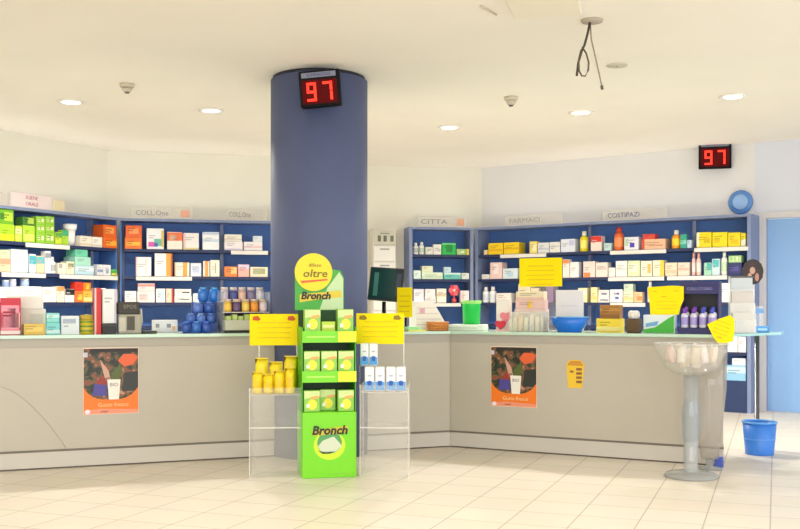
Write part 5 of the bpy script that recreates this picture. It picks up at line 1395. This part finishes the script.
for i, (a, r_) in enumerate([(2*PI*q/11, 0.155) for q in range(11)] + [(2*PI*q/4 + 0.3, 0.06) for q in range(4)]):
    c = [(240, 226, 206), (236, 206, 196), (240, 236, 226), (226, 214, 190), (244, 230, 226)][i % 5]
    place_ = ('rim' if i < 11 else 'middle')
    s = thing('sachet', 'pale crinkled sachet in the %s of the pedestal bowl' % ('outer ring' if i < 11 else 'middle'), 'sachet', (px_ + r_*math.cos(a), py_ + r_*math.sin(a), 0.835 if i < 11 else 0.80), group='pale sachets in the pedestal bowl, %s' % place_, rot=(random.uniform(-0.25, 0.25), random.uniform(-0.25, 0.25), a + PI/2))
    bm = BM(); pillow(bm, 0.07, 0.05, 0.125); obj('sachet_body', bm, mat(c, 0.35, noise=0.12, nscale=40), s)
    bm = BM(); box(bm, -0.031, 0.031, -0.0015, 0.0015, 0.118, 0.132); obj('sachet_seal', bm, mat(tuple(int(v*0.94) for v in c), 0.35), s)
# clear tapering bin between pedestal and counter end
t = thing('clear_bin', 'tall tapering clear plastic bin behind the pedestal bowl', 'bin', (2.36, 7.62, 0))
cb = clear((214, 208, 200), 0.16)
bm = BM(); lathe(bm, [(0, 0.08), (0.065, 0.08), (0.09, 0.30), (0.124, 0.62), (0.13, 0.90), (0.127, 0.90), (0.121, 0.62), (0.087, 0.30), (0.062, 0.084), (0, 0.084)], 32); obj('bin_wall', bm, cb, t)
bm = BM(); lathe(bm, [(0, 0), (0.09, 0), (0.09, 0.012), (0.03, 0.02), (0.03, 0.079), (0, 0.079)], 24); obj('bin_foot', bm, clear((190, 196, 200), 0.4), t)
bm = BM(); lathe(bm, [(0.13, 0.901), (0.134, 0.905), (0.127, 0.91)], 32); obj('bin_rim', bm, clear((224, 226, 226), 0.5), t)

# ------------------------------------------------------------------ blue waste bin
bp = floor_at(760.5, 455)
t = thing('waste_bin', 'blue plastic waste bin on the floor beside the door', 'bin', (bp.x + 0.01, bp.y + 0.05, 0))
bbl = mat((60, 130, 226), 0.35, noise=0.05, nscale=10)
bm = BM(); lathe(bm, [(0, 0), (0.112, 0), (0.115, 0.01), (0.136, 0.262), (0.130, 0.262), (0.109, 0.014), (0, 0.012)], 32); obj('bin_wall', bm, bbl, t)
bm = BM(); lathe(bm, [(0.130, 0.263), (0.142, 0.263), (0.144, 0.275), (0.134, 0.279), (0.129, 0.268)], 32); obj('bin_rim', bm, mat((96, 164, 240), 0.35), t)
bm = BM(); lathe(bm, [(0.126, 0.125), (0.1285, 0.128), (0.1275, 0.137), (0.126, 0.137)], 32); obj('raised_band', bm, mat((86, 152, 236), 0.35), t)

# ------------------------------------------------------------------ lights
def spot(x, y, power, col=warm, size=150, rad=0.09):
    l = bpy.data.lights.new('downlight_lamp', 'SPOT')
    l.energy = power; l.color = col; l.spot_size = math.radians(size); l.spot_blend = 0.6; l.shadow_soft_size = rad
    o = bpy.data.objects.new('downlight_lamp', l); COL.objects.link(o)
    o.location = (x, y, CEIL - 0.03)
for i, (x, y) in enumerate(spots):
    spot(x, y, (240, 240, 240, 235, 160)[i] if i < 5 else 68)
def area(name, loc, rot, sx_, sy_, power, col):
    l = bpy.data.lights.new(name, 'AREA')
    l.shape = 'RECTANGLE'; l.size = sx_; l.size_y = sy_; l.energy = power; l.color = col
    o = bpy.data.objects.new(name, l); COL.objects.link(o)
    o.location = loc; o.rotation_euler = rot
area('shopfront_fill', (0.1, -2.9, 1.6), (PI/2, 0, 0), 12.0, 2.6, 350, (1.0, 0.98, 0.95))  # added area light behind the viewer, unseen, filling the room from the front
area('side_window_daylight', (7.5, 3.5, 1.65), (0, PI/2, 0), 2.4, 5.8, 110, (0.70, 0.83, 1.0))
# added fill lights, unseen above the shelving, to brighten ceiling and wall
for ln in (L1, L2, LM, LR):
    m_ = ln.pt(ln.len/2, 0.20)
    area('shelf_top_fill', (m_.x, m_.y, UTOP + 0.03), (PI + 0.75, 0, ln.rz), ln.len*0.9, 0.12, 1.5*ln.len, (1.0, 0.97, 0.91))
w = bpy.data.worlds.new('daylight'); SC.world = w; w.use_nodes = True
w.node_tree.nodes['Background'].inputs[0].default_value = (0.85, 0.92, 1.0, 1)
w.node_tree.nodes['Background'].inputs[1].default_value = 1.0

# ------------------------------------------------------------------ camera
cam = bpy.data.cameras.new('camera'); cam.sensor_width = 36; cam.sensor_fit = 'HORIZONTAL'
cam.lens = 36 * F / 800
cam.shift_y = (HY - 264.5) / 800
cam.clip_end = 100
co = bpy.data.objects.new('camera', cam); COL.objects.link(co)
co.location = (0, 0, CH); co.rotation_euler = (PI/2, 0, 0)
SC.camera = co
SC.cycles.transparent_max_bounces = 40
SC.view_settings.view_transform = 'Standard'
SC.view_settings.look = 'None'
SC.view_settings.exposure = 0.1
SC.view_settings.gamma = 1
SC.view_settings.use_curve_mapping = False
